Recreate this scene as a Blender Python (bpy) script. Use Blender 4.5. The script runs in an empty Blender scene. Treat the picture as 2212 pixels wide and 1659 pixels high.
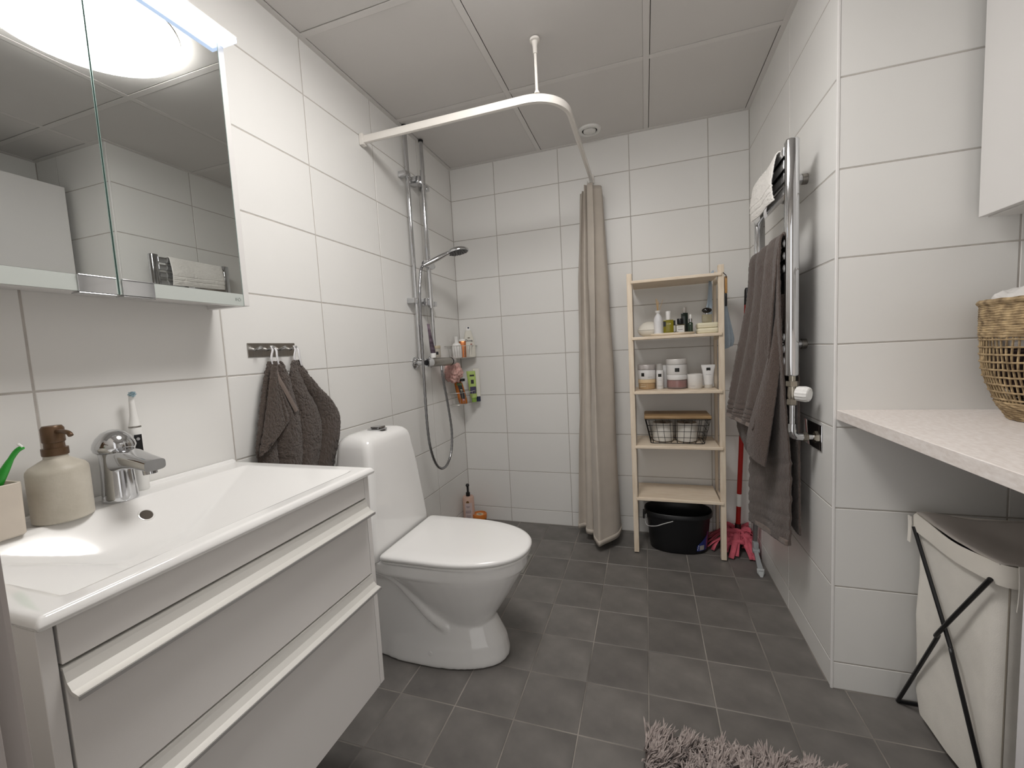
import bpy, bmesh, math, random
from mathutils import Vector, Matrix, noise
random.seed(7)
S = bpy.context.scene
COL = S.collection
PI = math.pi

# ------------------------------------------------------------------ camera
cam = bpy.data.cameras.new('camera'); co = bpy.data.objects.new('camera', cam); COL.objects.link(co)
cam.sensor_width = 36.0; cam.lens = 892.905 / 2212 * 36.0; cam.clip_start = 0.01
RX, UP, FW = (Vector((0.95083401, 0.30526947, -0.05220377)), Vector((0.02465709, 0.09340858, 0.99532249)),
              Vector((-0.30871785, 0.94767367, -0.081289)))
CP = Vector((1.16195871, -2.50256807, 1.12353667))
co.matrix_world = Matrix(((RX.x, UP.x, -FW.x, CP.x), (RX.y, UP.y, -FW.y, CP.y), (RX.z, UP.z, -FW.z, CP.z), (0, 0, 0, 1)))
S.camera = co
# ------------------------------------------------------------------ world, exposure
wd = bpy.data.worlds.new('world'); S.world = wd; wd.use_nodes = True
wd.node_tree.nodes['Background'].inputs[0].default_value = (1.0, 0.98, 0.96, 1)
wd.node_tree.nodes['Background'].inputs[1].default_value = 1.1
S.view_settings.view_transform = 'Standard'; S.view_settings.look = 'None'
S.view_settings.exposure = 0.15; S.view_settings.gamma = 1.0; S.view_settings.use_curve_mapping = False
LAMP_EMIT = 22.5          # the ceiling lamp's diffuser
STRIP_EMIT = 1.15          # the light bar on the mirror cabinet

# ------------------------------------------------------------------ materials
def lin(c):
    return tuple(((v / 255) / 12.92 if v / 255 <= .04045 else ((v / 255 + .055) / 1.055) ** 2.4) for v in c)
MATS = {}
def M(name, c=(200, 200, 200), rough=.5, metal=0., var=.04, scale=6., bump=0., bscale=250., spec=.5, stretch=(1, 1, 1),
      coat=0., trans=0., emit=0., c2=None, orand=0., sheen=0., ior=1.45, bdist=.002):
    if name in MATS: return MATS[name]
    m = bpy.data.materials.new(name); m.use_nodes = True
    nt = m.node_tree; N = nt.nodes; L = nt.links; b = N['Principled BSDF']
    c = lin(c)
    tc = N.new('ShaderNodeTexCoord'); mp = N.new('ShaderNodeMapping'); mp.inputs['Scale'].default_value = stretch
    L.new(tc.outputs['Object'], mp.inputs[0])
    nz = N.new('ShaderNodeTexNoise'); nz.inputs['Scale'].default_value = scale; nz.inputs['Detail'].default_value = 5
    L.new(mp.outputs[0], nz.inputs['Vector'])
    rp = N.new('ShaderNodeValToRGB'); rp.color_ramp.elements[0].position = .3; rp.color_ramp.elements[1].position = .7
    lo = tuple(v * (1 - var) for v in c); hi = tuple(min(1, v * (1 + var)) for v in c) if c2 is None else lin(c2)
    rp.color_ramp.elements[0].color = (*lo, 1); rp.color_ramp.elements[1].color = (*hi, 1)
    L.new(nz.outputs[0], rp.inputs[0])
    out = rp.outputs[0]
    if orand:
        oi = N.new('ShaderNodeObjectInfo'); mr = N.new('ShaderNodeMapRange'); mr.inputs[3].default_value = 1 - orand; mr.inputs[4].default_value = 1 + orand
        L.new(oi.outputs['Random'], mr.inputs[0])
        mx = N.new('ShaderNodeMix'); mx.data_type = 'RGBA'; mx.blend_type = 'MULTIPLY'; mx.inputs[0].default_value = 1
        L.new(out, mx.inputs[6]); L.new(mr.outputs[0], mx.inputs[7]); out = mx.outputs[2]
    L.new(out, b.inputs['Base Color'])
    b.inputs['Roughness'].default_value = rough; b.inputs['Metallic'].default_value = metal
    b.inputs['Specular IOR Level'].default_value = spec; b.inputs['IOR'].default_value = ior
    b.inputs['Coat Weight'].default_value = coat; b.inputs['Coat Roughness'].default_value = .05
    b.inputs['Transmission Weight'].default_value = trans
    if sheen: b.inputs['Sheen Weight'].default_value = sheen; b.inputs['Sheen Roughness'].default_value = .5
    if emit:
        b.inputs['Emission Color'].default_value = (*c, 1); b.inputs['Emission Strength'].default_value = emit
    if bump:
        n2 = N.new('ShaderNodeTexNoise'); n2.inputs['Scale'].default_value = bscale; n2.inputs['Detail'].default_value = 3
        L.new(mp.outputs[0], n2.inputs['Vector'])
        bp = N.new('ShaderNodeBump'); bp.inputs['Strength'].default_value = bump; bp.inputs['Distance'].default_value = bdist
        L.new(n2.outputs[0], bp.inputs['Height']); L.new(bp.outputs[0], b.inputs['Normal'])
    MATS[name] = m
    return m

m_tile = M('glazed_wall_tile', (231, 230, 227), .34, var=.01, scale=3, bump=.05, bscale=30, orand=.012)
m_grout = M('wall_grout', (186, 181, 175), .9, var=.08, scale=40)
m_ftile = M('slate_floor_tile', (100, 97, 94), .4, var=.1, c2=(126, 122, 118), scale=7, bump=.12, bscale=90, orand=.1)
m_fgrout = M('floor_grout', (118, 113, 108), .9, var=.25, c2=(164, 158, 150), scale=4)
m_panel = M('ceiling_panel_vinyl', (216, 213, 210), .6, var=.01, bump=.08, bscale=500)
m_tbar = M('ceiling_bar_paint', (222, 219, 216), .5, var=.01)
m_slab = M('plaster', (205, 200, 194), .8, var=.03)
m_jamb = M('door_lining_paint', (150, 143, 139), .45, var=.02)
m_trim = M('white_plastic_trim', (232, 230, 228), .3, var=.01)
m_chrome = M('polished_chrome', (205, 206, 208), .07, 1, var=.02)
m_satin = M('brushed_steel', (160, 156, 150), .32, 1, var=.06, scale=30, stretch=(1, 8, 1))
m_alu = M('satin_aluminium', (225, 223, 218), .38, .35, var=.02)
m_mirror = M('mirror_silver', (196, 198, 196), 0.0, 1, var=.002)
m_frost = M('frosted_glass_strip', (205, 211, 207), .35, .3, var=.01)
m_gedge = M('green_glass_edge', (140, 165, 158), .2, .2, var=.05)
m_cab = M('white_lacquer', (218, 216, 214), .28, var=.008)
m_vanity = M('white_vanity_lacquer', (224, 221, 218), .35, var=.008)
m_porc = M('white_porcelain', (236, 235, 233), .07, var=.006, coat=.4)
m_dark = M('dark_cavity', (22, 21, 20), .8)
m_black = M('black_plastic', (20, 20, 22), .35, var=.2)
m_white = M('white_plastic', (232, 231, 228), .3, var=.01)

# ------------------------------------------------------------------ mesh helpers
def mk(name, bm, mat, parent=None, smooth=False, label=None, kind=None):
    me = bpy.data.meshes.new(name)
    bmesh.ops.recalc_face_normals(bm, faces=bm.faces[:])
    bm.to_mesh(me); bm.free()
    if smooth:
        for p in me.polygons: p.use_smooth = True
        if smooth != 'all': me.set_sharp_from_angle(angle=math.radians(smooth if smooth is not True else 42))
    me.materials.append(mat)
    o = bpy.data.objects.new(name, me); COL.objects.link(o)
    if parent is not None:
        o.parent = parent; o.matrix_parent_inverse = Matrix.Translation(-parent.location)
    if label: o['label'] = label
    if kind: o['kind'] = kind
    return o
def thing(name, label, cat, loc=(0, 0, 0), group=None):
    o = bpy.data.objects.new(name, None); COL.objects.link(o); o.empty_display_size = .05
    o.location = loc; o['label'] = label; o['category'] = cat
    if group: o['group'] = group
    return o
def tag(o, label, cat, group=None):
    o['label'] = label; o['category'] = cat
    if group: o['group'] = group
    return o
def B(): return bmesh.new()
def box(bm, x0, x1, y0, y1, z0, z1, r=0, seg=2):
    t = bmesh.new() if r else bm
    vs = [t.verts.new((x, y, z)) for x in (x0, x1) for y in (y0, y1) for z in (z0, z1)]
    for f in ((0, 1, 3, 2), (4, 6, 7, 5), (0, 4, 5, 1), (2, 3, 7, 6), (0, 2, 6, 4), (1, 5, 7, 3)):
        t.faces.new([vs[i] for i in f])
    if r:
        bmesh.ops.bevel(t, geom=t.edges[:], offset=r, segments=seg, profile=.5, affect='EDGES')
        merge(bm, t)
    return bm
def merge(bm, t, mat=None):
    mp = {}
    for v in t.verts: mp[v] = bm.verts.new(mat @ v.co if mat else v.co)
    for f in t.faces:
        try: bm.faces.new([mp[v] for v in f.verts])
        except ValueError: pass
    t.free()
def loft(bm, rings, cap0=True, cap1=True, closed=True):
    R = [[bm.verts.new(p) for p in r] for r in rings]
    n = len(R[0])
    for a, b in zip(R, R[1:]):
        for i in range(n if closed else n - 1):
            j = (i + 1) % n
            bm.faces.new((a[i], a[j], b[j], b[i]))
    if cap0: bm.faces.new(R[0][::-1])
    if cap1: bm.faces.new(R[-1])
    return R
def frame(d):
    d = Vector(d).normalized(); a = Vector((0, 0, 1)) if abs(d.z) < .9 else Vector((1, 0, 0))
    u = d.cross(a).normalized(); return u, d.cross(u).normalized()
def tube(bm, pts, r, seg=10, caps=True):
    pts = [Vector(p) for p in pts]; n = len(pts); rings = []
    rr = r if isinstance(r, (list, tuple)) else [r] * n
    t0 = (pts[1] - pts[0]).normalized(); u, v = frame(t0)
    for i, p in enumerate(pts):
        t = (pts[min(i + 1, n - 1)] - pts[max(i - 1, 0)]).normalized()
        u = (u - t * u.dot(t)).normalized(); v = t.cross(u)
        rings.append([p + (u * math.cos(2 * PI * k / seg) + v * math.sin(2 * PI * k / seg)) * rr[i] for k in range(seg)])
    loft(bm, rings, caps, caps); return bm
def cyl(bm, p0, p1, r0, r1=None, seg=24): return tube(bm, [p0, p1], [r0, r0 if r1 is None else r1], seg)
def spline(pts, n=8):
    P = [Vector(p) for p in pts]; out = []
    for i in range(len(P) - 1):
        p0, p1, p2, p3 = P[max(i - 1, 0)], P[i], P[i + 1], P[min(i + 2, len(P) - 1)]
        for k in range(n):
            t = k / n
            out.append(.5 * ((2 * p1) + (p2 - p0) * t + (2 * p0 - 5 * p1 + 4 * p2 - p3) * t * t + (3 * p1 - p0 - 3 * p2 + p3) * t ** 3))
    out.append(P[-1]); return out
def sample(pts, t):
    """point at t in 0..1 of a smooth line through pts (tuples of any length)"""
    n = len(pts) - 1; x = min(max(t, 0), 1) * n; i = min(int(x), n - 1); f = x - i
    g = lambda k: pts[min(max(k, 0), n)]
    r = []
    for a, b, c, d in zip(g(i - 1), g(i), g(i + 1), g(i + 2)):
        r.append(.5 * (2 * b + (c - a) * f + (2 * a - 5 * b + 4 * c - d) * f * f + (3 * b - a - 3 * c + d) * f ** 3))
    return r
def lathe(bm, prof, c=(0, 0, 0), seg=32, sx=1., sy=1., cap0=True, cap1=True, mat=None):
    c = Vector(c); rings = []
    for r, z in prof:
        ring = []
        for k in range(seg):
            a = 2 * PI * k / seg; p = Vector((max(r, 1e-5) * sx * math.cos(a), max(r, 1e-5) * sy * math.sin(a), z))
            ring.append((mat @ p if mat else p) + c)
        rings.append(ring)
    loft(bm, rings, cap0, cap1); return bm
def patch(bm, c, r, a0, a1, z0, z1, n=8, sx=1., sy=1.):
    """a label wrapped on a round body (thin, just proud of it)"""
    vs = []
    for k in range(n + 1):
        a = a0 + (a1 - a0) * k / n
        vs.append([bm.verts.new((c[0] + q * sx * math.cos(a), c[1] + q * sy * math.sin(a), z)) for q in (r, r + .0006) for z in (c[2] + z0, c[2] + z1)])
    for a, b in zip(vs, vs[1:]):
        bm.faces.new((a[2], b[2], b[3], a[3])); bm.faces.new((a[0], a[1], b[1], b[0]))
        bm.faces.new((a[1], a[3], b[3], b[1])); bm.faces.new((a[0], b[0], b[2], a[2]))
    bm.faces.new(vs[0]); bm.faces.new(vs[-1])
    return bm
def grid(bm, f, nu, nv):
    V = [[bm.verts.new(f(i / nu, j / nv)) for j in range(nv + 1)] for i in range(nu + 1)]
    for i in range(nu):
        for j in range(nv): bm.faces.new((V[i][j], V[i + 1][j], V[i + 1][j + 1], V[i][j + 1]))
    return bm
def solidify(o, th, off=0.):
    md = o.modifiers.new('thickness', 'SOLIDIFY'); md.thickness = th; md.offset = off; return o
def prism(bm, poly, axis, a0, a1, r=0, seg=2):
    """2-D polygon swept along an axis; poly gives the other two coordinates in order"""
    t = bmesh.new()
    def P(p, a): return {'x': (a, p[0], p[1]), 'y': (p[0], a, p[1]), 'z': (p[0], p[1], a)}[axis]
    loft(t, [[Vector(P(p, a)) for p in poly] for a in (a0, a1)])
    bmesh.ops.recalc_face_normals(t, faces=t.faces[:])
    if r: bmesh.ops.bevel(t, geom=t.edges[:], offset=r, segments=seg, profile=.5, affect='EDGES')
    merge(bm, t); return bm
def text(name, s, size, origin, xdir, ydir, mat, parent, bold=False, depth=.0003, align='CENTER'):
    cu = bpy.data.curves.new(name, 'FONT'); cu.body = s; cu.size = size; cu.align_x = align; cu.align_y = 'CENTER'; cu.extrude = depth
    o = bpy.data.objects.new(name, cu); COL.objects.link(o)
    x = Vector(xdir).normalized(); y = Vector(ydir).normalized(); z = x.cross(y)
    me = bpy.data.meshes.new_from_object(o); COL.objects.unlink(o); bpy.data.objects.remove(o)
    me.transform(Matrix(((x.x, y.x, z.x, origin[0]), (x.y, y.y, z.y, origin[1]), (x.z, y.z, z.z, origin[2]), (0, 0, 0, 1))))
    me.materials.clear(); me.materials.append(mat)
    o = bpy.data.objects.new(name, me); COL.objects.link(o); o.parent = parent; o.matrix_parent_inverse = Matrix.Translation(-parent.location)
    return o
def struct(name, bm, mat, parent=None):
    o = mk(name, bm, mat, parent)
    if parent is None: o['kind'] = 'structure'
    return o
def sm(t): t = min(max(t, 0), 1); return t * t * (3 - 2 * t)

# ------------------------------------------------------------------ the room
W, YR, ZC = 1.6973, 1.0353, 2.285         # right wall, outer corner, ceiling
XN, YF = 2.28, -2.40                      # niche wall, door wall
ZE = [0, .0906] + [.0906 + .25 * k for k in range(1, 9)] + [ZC + .01]
TM = {}
def tile_mesh(w, h, d, bev, mat):
    key = (round(w, 4), round(h, 4), mat.name)
    if key in TM: return TM[key]
    vs = []; F = []
    for z, i in ((-d, 0), (-bev, 0), (0, bev)):
        vs += [(i, i, z), (w - i, i, z), (w - i, h - i, z), (i, h - i, z)]
    for a in (0, 4):
        for k in range(4): F.append((a + k, a + (k + 1) % 4, a + 4 + (k + 1) % 4, a + 4 + k))
    F.append((8, 9, 10, 11))
    me = bpy.data.meshes.new('tile'); me.from_pydata(vs, [], F); me.materials.append(mat); TM[key] = me
    return me
def tiles(parent, O, U, V, ue, ve, mat, gap=.0040, d=.006, bev=.0012, keep=None):
    """tiles on the plane O + u U + v V; ue, ve are the joint centres"""
    O, U, V = Vector(O), Vector(U), Vector(V); N = U.cross(V)
    for a0, a1 in zip(ue, ue[1:]):
        for b0, b1 in zip(ve, ve[1:]):
            if a1 - a0 < .012 or b1 - b0 < .012: continue
            if keep and not keep(a0, a1, b0, b1): continue
            o = bpy.data.objects.new('tile', tile_mesh(a1 - a0 - gap, b1 - b0 - gap, d, bev, mat)); COL.objects.link(o)
            p = O + U * (a0 + gap / 2) + V * (b0 + gap / 2)
            o.matrix_world = Matrix(((U.x, V.x, N.x, p.x), (U.y, V.y, N.y, p.y), (U.z, V.z, N.z, p.z), (0, 0, 0, 1)))
            o.parent = parent
GR = .0011
wl = struct('wall_left', box(B(), -.12, -GR, YF - .12, .12, -.08, 2.45), m_grout)
tiles(wl, (0, YF, 0), (0, 1, 0), (0, 0, 1), [0] + [YF * -1 - v for v in (2.0134, 1.6114, 1.2094, .8074, .4054)] + [2.40], ZE, m_tile)
wb = struct('wall_back', box(B(), -.12, W + .12, GR, .12, -.08, 2.45), m_grout)
tiles(wb, (0, 0, 0), (1, 0, 0), (0, 0, 1), [0, .2975, .6995, 1.1015, 1.5035, W], ZE, m_tile)
wr = struct('wall_right', box(B(), W + GR, W + .12, -YR + .004, .0, -.08, 2.45), m_grout)
tiles(wr, (W, 0, 0), (0, -1, 0), (0, 0, 1), [0, .225, .627, YR - .004], ZE, m_tile)
wn = struct('wall_niche_back', box(B(), W + .005, XN + .12, -YR + GR, -YR + .12, -.08, 2.45), m_grout)
tiles(wn, (W, -YR, 0), (1, 0, 0), (0, 0, 1), [.004, .4057, XN - W], ZE, m_tile)
ws = struct('wall_niche_side', box(B(), XN + GR, XN + .12, YF - .12, -YR + .1, -.08, 2.45), m_grout)
tiles(ws, (XN, -YR, 0), (0, -1, 0), (0, 0, 1), [0, .402, .804, 1.206, -YF - YR], ZE, m_tile)
# corner strip on the outer corner
t1 = struct('trim_1', box(B(), W - .0015, W + .0065, -YR - .0015, -YR + .0065, 0, ZC, .002), m_trim)
# wall with the doorway the picture was taken from
XJ0, XJ1 = .876, 1.70
wf = struct('wall_front', box(box(box(B(), -.12, XJ0 - .02, YF - .11, YF, -.08, 2.45), XJ1 + .02, XN + .12, YF - .11, YF, -.08, 2.45), XJ0 - .02, XJ1 + .02, YF - .11, YF, 2.07, 2.45), m_slab)
bm = B()
box(bm, XJ0 - .02, XJ0, YF - .115, YF, 0, 2.07, .003); box(bm, XJ1, XJ1 + .02, YF - .115, YF, 0, 2.07, .003); box(bm, XJ0 - .02, XJ1 + .02, YF - .115, YF, 2.05, 2.07, .003)
box(bm, XJ0, XJ0 + .012, YF - .115, YF - .012, 0, 2.06, .003); box(bm, XJ1 - .012, XJ1, YF - .115, YF - .012, 0, 2.06, .003)
t2 = struct('trim_2', bm, m_jamb)
# floor
fl = struct('floor', box(B(), -.12, XN + .12, -3.3, .12, -.12, -.0012), m_fgrout)
SF = .1972
fx = [.7505 + i * SF for i in range(-4, 9)]; fx = [0] + [v for v in fx if .01 < v < XN] + [XN]
fy = [-1.202 + j * SF for j in range(-8, 7)]; fy = [v for v in fy if v < -.01] + [0]
def keepf(a0, a1, b0, b1): return not (a0 > W - .16 and b0 > -YR - .01 and a1 > W + .01)
tiles(fl, (0, 0, 0), (1, 0, 0), (0, 1, 0), [v for v in fx if v < W] + [W], [v for v in fy if v >= -1.01], m_ftile, gap=.0036)
tiles(fl, (0, 0, 0), (1, 0, 0), (0, 1, 0), [v for v in fx if v < 1.75], [-1.202, -1.202 + SF], m_ftile, gap=.0036)
tiles(fl, (0, 0, 0), (1, 0, 0), (0, 1, 0), fx, [v for v in fy if v <= -1.2], m_ftile, gap=.0036)
tiles(fl, (0, 0, 0), (1, 0, 0), (0, 1, 0), [v for v in fx if v > W], [-1.202, -YR], m_ftile, gap=.0036)
# ceiling: panels lying in a bar grid
ce = struct('ceiling', box(B(), -.12, XN + .12, YF - .12, .12, ZC + .02, ZC + .12), m_slab)
gx = [.021, .594, 1.194, 1.794, XN - .021]; gy = [-.021, -.610, -1.210, -1.810, YF + .021]
for i in range(4):
    for j in range(4):
        if i == 3 and j == 0: continue
        x0 = gx[i] + (.0150 if i else .0026); x1 = gx[i + 1] - (.0126 if i < 3 else .002)
        y1 = gy[j] - (.0150 if j else .0006); y0 = gy[j + 1] + (.0126 if j < 3 else .001)
        if i == 2 and j < 1: x1 = W - .0236
        if i == 2 and j == 1: y1_ = y1
        if i == 3 and j == 1: y1 = -YR - .0236
        mk('ceiling_panel', box(B(), x0, x1, y0, y1, ZC + .0008, ZC + .016, .0008, 1), m_panel, ce)
for x in gx[1:-1]:
    mk('grid_bar', box(B(), x - .012, x + .012, YF, -.02 if x < W else -YR - .02, ZC, ZC + .0032), m_tbar, ce)
for y in gy[1:-1]:
    xs = [0.02, .5815, .6065, 1.1815, 1.2065, 1.7815, 1.8065, XN - .02]
    for a, b in ((0, 1), (2, 3), (4, 5), (6, 7)):
        e = xs[b]
        if y > -YR and e > W: e = W - .02
        if y > -YR and a == 6: continue
        mk('grid_bar', box(B(), xs[a], e, y - .012, y + .012, ZC, ZC + .0032), m_tbar, ce)
def edge(x0, x1, y0, y1):
    mk('edge_angle', box(B(), x0, x1, y0, y1, ZC - .0015, ZC + .0032), m_tbar, ce)
edge(0, .021, YF, 0); edge(.021, W - .021, -.021, 0); edge(W - .021, W, -YR - .021, 0); edge(W, XN, -YR - .021, -YR)
edge(XN - .021, XN, YF, -YR - .021); edge(.021, XN - .021, YF, YF + .021)

# ------------------------------------------------------------------ ceiling lamp
lc = (.846, -1.536)
t = thing('ceiling_lamp', 'large round white ceiling lamp with a glowing flat diffuser', 'ceiling lamp', (*lc, ZC))
mk('housing', lathe(B(), [(.235, ZC + .0015), (.252, ZC - .002), (.2525, ZC - .006), (.240, ZC - .0065)], (*lc, 0), 64), m_white, t, True)
m_lamp = M('lit_lamp_diffuser', (255, 252, 249), .5, emit=LAMP_EMIT, var=.0)
mk('diffuser', lathe(B(), [(.240, ZC - .0066), (.2525, ZC - .007), (.2530, ZC - .030), (.248, ZC - .036), (.2, ZC - .038), (.0, ZC - .0385)], (*lc, 0), 64), m_lamp, t, True)

# ------------------------------------------------------------------ extractor vent in the ceiling
t = thing('ceiling_vent', 'round white extractor vent in the ceiling above the curtain', 'vent', (.905, -.133, ZC))
mk('collar', lathe(B(), [(.040, ZC + .004), (.040, ZC - .006), (.046, ZC - .011), (.058, ZC - .008), (.062, ZC + .002)], (.905, -.133, 0), 40, cap0=False, cap1=False), m_white, t, True)
mk('valve_disc', lathe(B(), [(.0, ZC - .014), (.026, ZC - .013), (.033, ZC - .009), (.034, ZC - .004), (.0, ZC - .003)], (.905, -.133, 0), 40), m_white, t, True)
mk('throat', lathe(B(), [(.0395, ZC - .004), (.0, ZC - .0035)], (.905, -.133, 0), 32), m_dark, t)

# ------------------------------------------------------------------ mirror cabinet
MY0, MY1, MYS = -2.232, -1.632, -1.928
MZ0, MZ1 = 1.279, 1.945
t = thing('mirror_cabinet', 'white bathroom cabinet with two mirrored doors above the washbasin', 'mirror cabinet', (.07, -1.93, MZ0))
bm = B(); box(bm, .001, .1395, MY1 - .0165, MY1 - .0005, MZ0 + .001, MZ1, .001); box(bm, .001, .1395, MY0 + .0005, MY0 + .0165, MZ0 + .001, MZ1, .001)
box(bm, .001, .115, MY0 + .017, MY1 - .017, MZ1 - .016, MZ1 - .0005); box(bm, .001, .115, MY0 + .017, MY1 - .017, MZ0 + .012, MZ0 + .028); box(bm, .001, .006, MY0 + .017, MY1 - .017, MZ0 + .028, MZ1 - .017)
mk('carcass', bm, m_cab, t)
for y0, y1 in ((MYS + .0012, MY1 - .018), (MY0 + .018, MYS - .0012)):
    d = mk('door', box(B(), .1185, .1355, y0, y1, MZ0, MZ1), m_cab, t)
    mk('mirror_glass', box(B(), .1358, .1400, y0 + .0008, y1 - .0008, MZ0 + .0315, MZ1 - .0008), m_mirror, d)
    mk('glass_edge', box(box(B(), .1357, .1402, y0, y0 + .0008, MZ0, MZ1), .1357, .1402, y1 - .0008, y1, MZ0, MZ1), m_gedge, d)
    mk('frosted_strip', box(B(), .1358, .1400, y0 + .0008, y1 - .0008, MZ0 + .0005, MZ0 + .0312), m_frost, d)
    s = 1 if y1 > MYS + .1 else -1; ye = y0 if s == 1 else y1
    bm = B(); a, b = sorted((ye + s * .004, ye + s * .064))
    box(bm, .1403, .1425, a, b, MZ0 - .001, MZ0 + .0305, .0008); box(bm, .1365, .146, a, b, MZ0 + .0295, MZ0 + .032, .0008); box(bm, .117, .1425, a, b, MZ0 - .004, MZ0 - .0015, .0008)
    mk('handle_clip', bm, m_chrome, d)
    if s == 1:
        text('etched_mark', 'IFÖ', .011, (.1404, MY1 - .034, MZ0 + .0155), (0, 1, 0), (0, 0, 1), M('etched_grey', (150, 156, 152), .5), d)
# light bar on the cabinet's top
t = thing('light_bar', 'glowing bluish white acrylic light bar on top of the mirror cabinet', 'lamp', (.1, -1.93, MZ1))
m_strip = M('lit_acrylic', (205, 224, 255), .4, emit=STRIP_EMIT, var=0)
mk('diffuser', box(B(), .06, .1835, MY0 + .002, MY1 + .003, MZ1 + .0005, MZ1 + .0125, .002), m_strip, t)
mk('led_core', box(B(), .1425, .166, MY0 + .012, MY1 - .010, MZ1 - .0012, MZ1 + .0004), M('lit_led_core', (236, 244, 255), .4, emit=STRIP_EMIT * 3, var=0), t)
mk('lid', box(B(), .001, .184, MY0 + .002, MY1 + .003, MZ1 + .013, MZ1 + .0155, .0008), m_trim, t)
mk('base', box(B(), .001, .0595, MY0 + .002, MY1 + .003, MZ1 + .0005, MZ1 + .0125), m_cab, t)

# ------------------------------------------------------------------ vanity
VY0, VY1, VX = -2.240, -1.6225, .470
t = thing('vanity_cabinet', 'white wall-hung vanity cabinet with two drawers under the washbasin', 'vanity', (.24, -1.93, .255))
bm = B(); box(bm, .002, VX - .001, VY1 - .0155, VY1, .255, .8222, .001); mk('side_panel', bm, m_vanity, t)
bm = B(); box(bm, .002, VX - .001, VY0, VY0 + .0155, .255, .8222, .001); mk('side_panel', bm, m_vanity, t)
mk('body', box(B(), .002, .448, VY0 + .016, VY1 - .016, .262, .745), m_vanity, t)
FY0, FY1 = VY0 + .0185, VY1 - .0185
mk('fascia', box(B(), .45, VX, FY0, FY1, .7665, .8215, .001), m_vanity, t)
for z0, z1 in ((.5655, .7625), (.2555, .5620)):
    d = mk('drawer_front', box(B(), .45, VX, FY0, FY1, z0, z1 - .004, .0012), m_vanity, t)
    prof = [(.4505, z1 - .0035), (.4505, z1), (.4715, z1), (.4725, z1 - .006), (.476, z1 - .018), (.484, z1 - .0275), (.4955, z1 - .0305), (.4955, z1 - .0355), (.482, z1 - .0335), (.4725, z1 - .0235), (.4708, z1 - .012), (.4706, z1 - .0035)]
    mk('handle_profile', prism(B(), prof, 'y', FY0 - .001, FY1 + .001), m_alu, d)
    mk('handle_lip', box(B(), .4957, .4972, FY0 - .001, FY1 + .001, z1 - .0365, z1 - .0312), M('grey_anodised', (160, 158, 156), .4, .2), d)

# washbasin: one ceramic slab with a wide shallow bowl
BX0, BX1, BY0, BY1, BZ = .0015, .487, -2.2445, -1.618, .842
def smin(a, b, k):
    h = max(k - abs(a - b), 0) / k; return min(a, b) - h * h * k * .25
def bowl(x, y):
    u0, u1, v0, v1 = .090, .449, -2.205, -1.655
    d = .088
    d = smin(d, (x - u0) * 1.05, .020); d = smin(d, (u1 - x) * 1.5, .014)
    q = (y - v0) * .46; r_ = (v1 - y) * .40
    d = smin(d, q, .010); d = smin(d, r_, .010)
    return -max(d, 0)
def bz(x, y):
    rim = .0035 * (sm((.022 - (BX1 - x)) / .022) + sm((.02 - (y - BY0)) / .02) + sm((.02 - (BY1 - y)) / .02))
    z = BZ + bowl(x, y)
    if x < .016: z += .008 * sm((.016 - x) / .01)
    e = min(BX1 - x, y - BY0, BY1 - y)
    if e < .010: z -= .010 - math.sqrt(max(0, .010 ** 2 - (.010 - e) ** 2))
    return z
bm = B(); nx, ny = 90, 116
def gp(i, n, a, b):
    t_ = i / n; w = .10                               # finer at the rims
    t_ = t_ + w * math.sin(2 * PI * t_) / (-2 * PI) * 4 * .9
    return a + (b - a) * t_
xs = [gp(i, nx, BX0, BX1) for i in range(nx + 1)]; ys = [gp(j, ny, BY0, BY1) for j in range(ny + 1)]
V = [[bm.verts.new((x, y, bz(x, y))) for y in ys] for x in xs]
for i in range(nx):
    for j in range(ny): bm.faces.new((V[i][j], V[i + 1][j], V[i + 1][j + 1], V[i][j + 1]))
loop = [V[i][0] for i in range(nx + 1)] + [V[nx][j] for j in range(1, ny + 1)] + [V[i][ny] for i in range(nx - 1, -1, -1)] + [V[0][j] for j in range(ny - 1, 0, -1)]
cx_, cy_ = (BX0 + BX1) / 2, (BY0 + BY1) / 2
def ringd(z, ins): return [bm.verts.new((min(max(v.co.x, BX0 + 0 * ins), BX1 - ins), min(max(v.co.y, BY0 + ins), BY1 - ins), z)) for v in loop]
prev = loop
for z, ins in ((.8305, .0), (.8255, .002), (.8235, .007), (.8232, .014)):
    cur = ringd(z, ins)
    for k in range(len(loop)):
        q = (k + 1) % len(loop); bm.faces.new((prev[k], prev[q], cur[q], cur[k]))
    prev = cur
bs = tag(mk('washbasin', bm, m_porc, None, 'all'), 'white porcelain washbasin with wide shallow bowl on the vanity', 'washbasin')
# overflow ring and plug belong to the basin
ov = Vector((.1215, -1.920, 0)); ov.z = bz(ov.x, ov.y)
nn = Vector((-(bz(ov.x + .004, ov.y) - bz(ov.x - .004, ov.y)) / .008, -(bz(ov.x, ov.y + .004) - bz(ov.x, ov.y - .004)) / .008, 1)).normalized()
u, v = frame(nn); RM = Matrix(((u.x, v.x, nn.x), (u.y, v.y, nn.y), (u.z, v.z, nn.z)))
mk('overflow_hole', lathe(B(), [(.0115, -.001), (.0115, .0006), (.0, .0007)], ov, 24, mat=RM), M('overflow_dark', (74, 66, 58), .7), bs)
mk('overflow_rim', lathe(B(), [(.0117, .0004), (.0125, .0014), (.0145, .0012), (.0155, -.0005)], ov, 24, mat=RM, cap0=False, cap1=False), m_porc, bs, True)
dr = Vector((.30, -1.935, 0)); dr.z = bz(dr.x, dr.y)
mk('plug', lathe(B(), [(.033, -.001), (.033, .002), (.028, .0045), (.0, .006)], dr, 32), m_chrome, bs, True)

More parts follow.
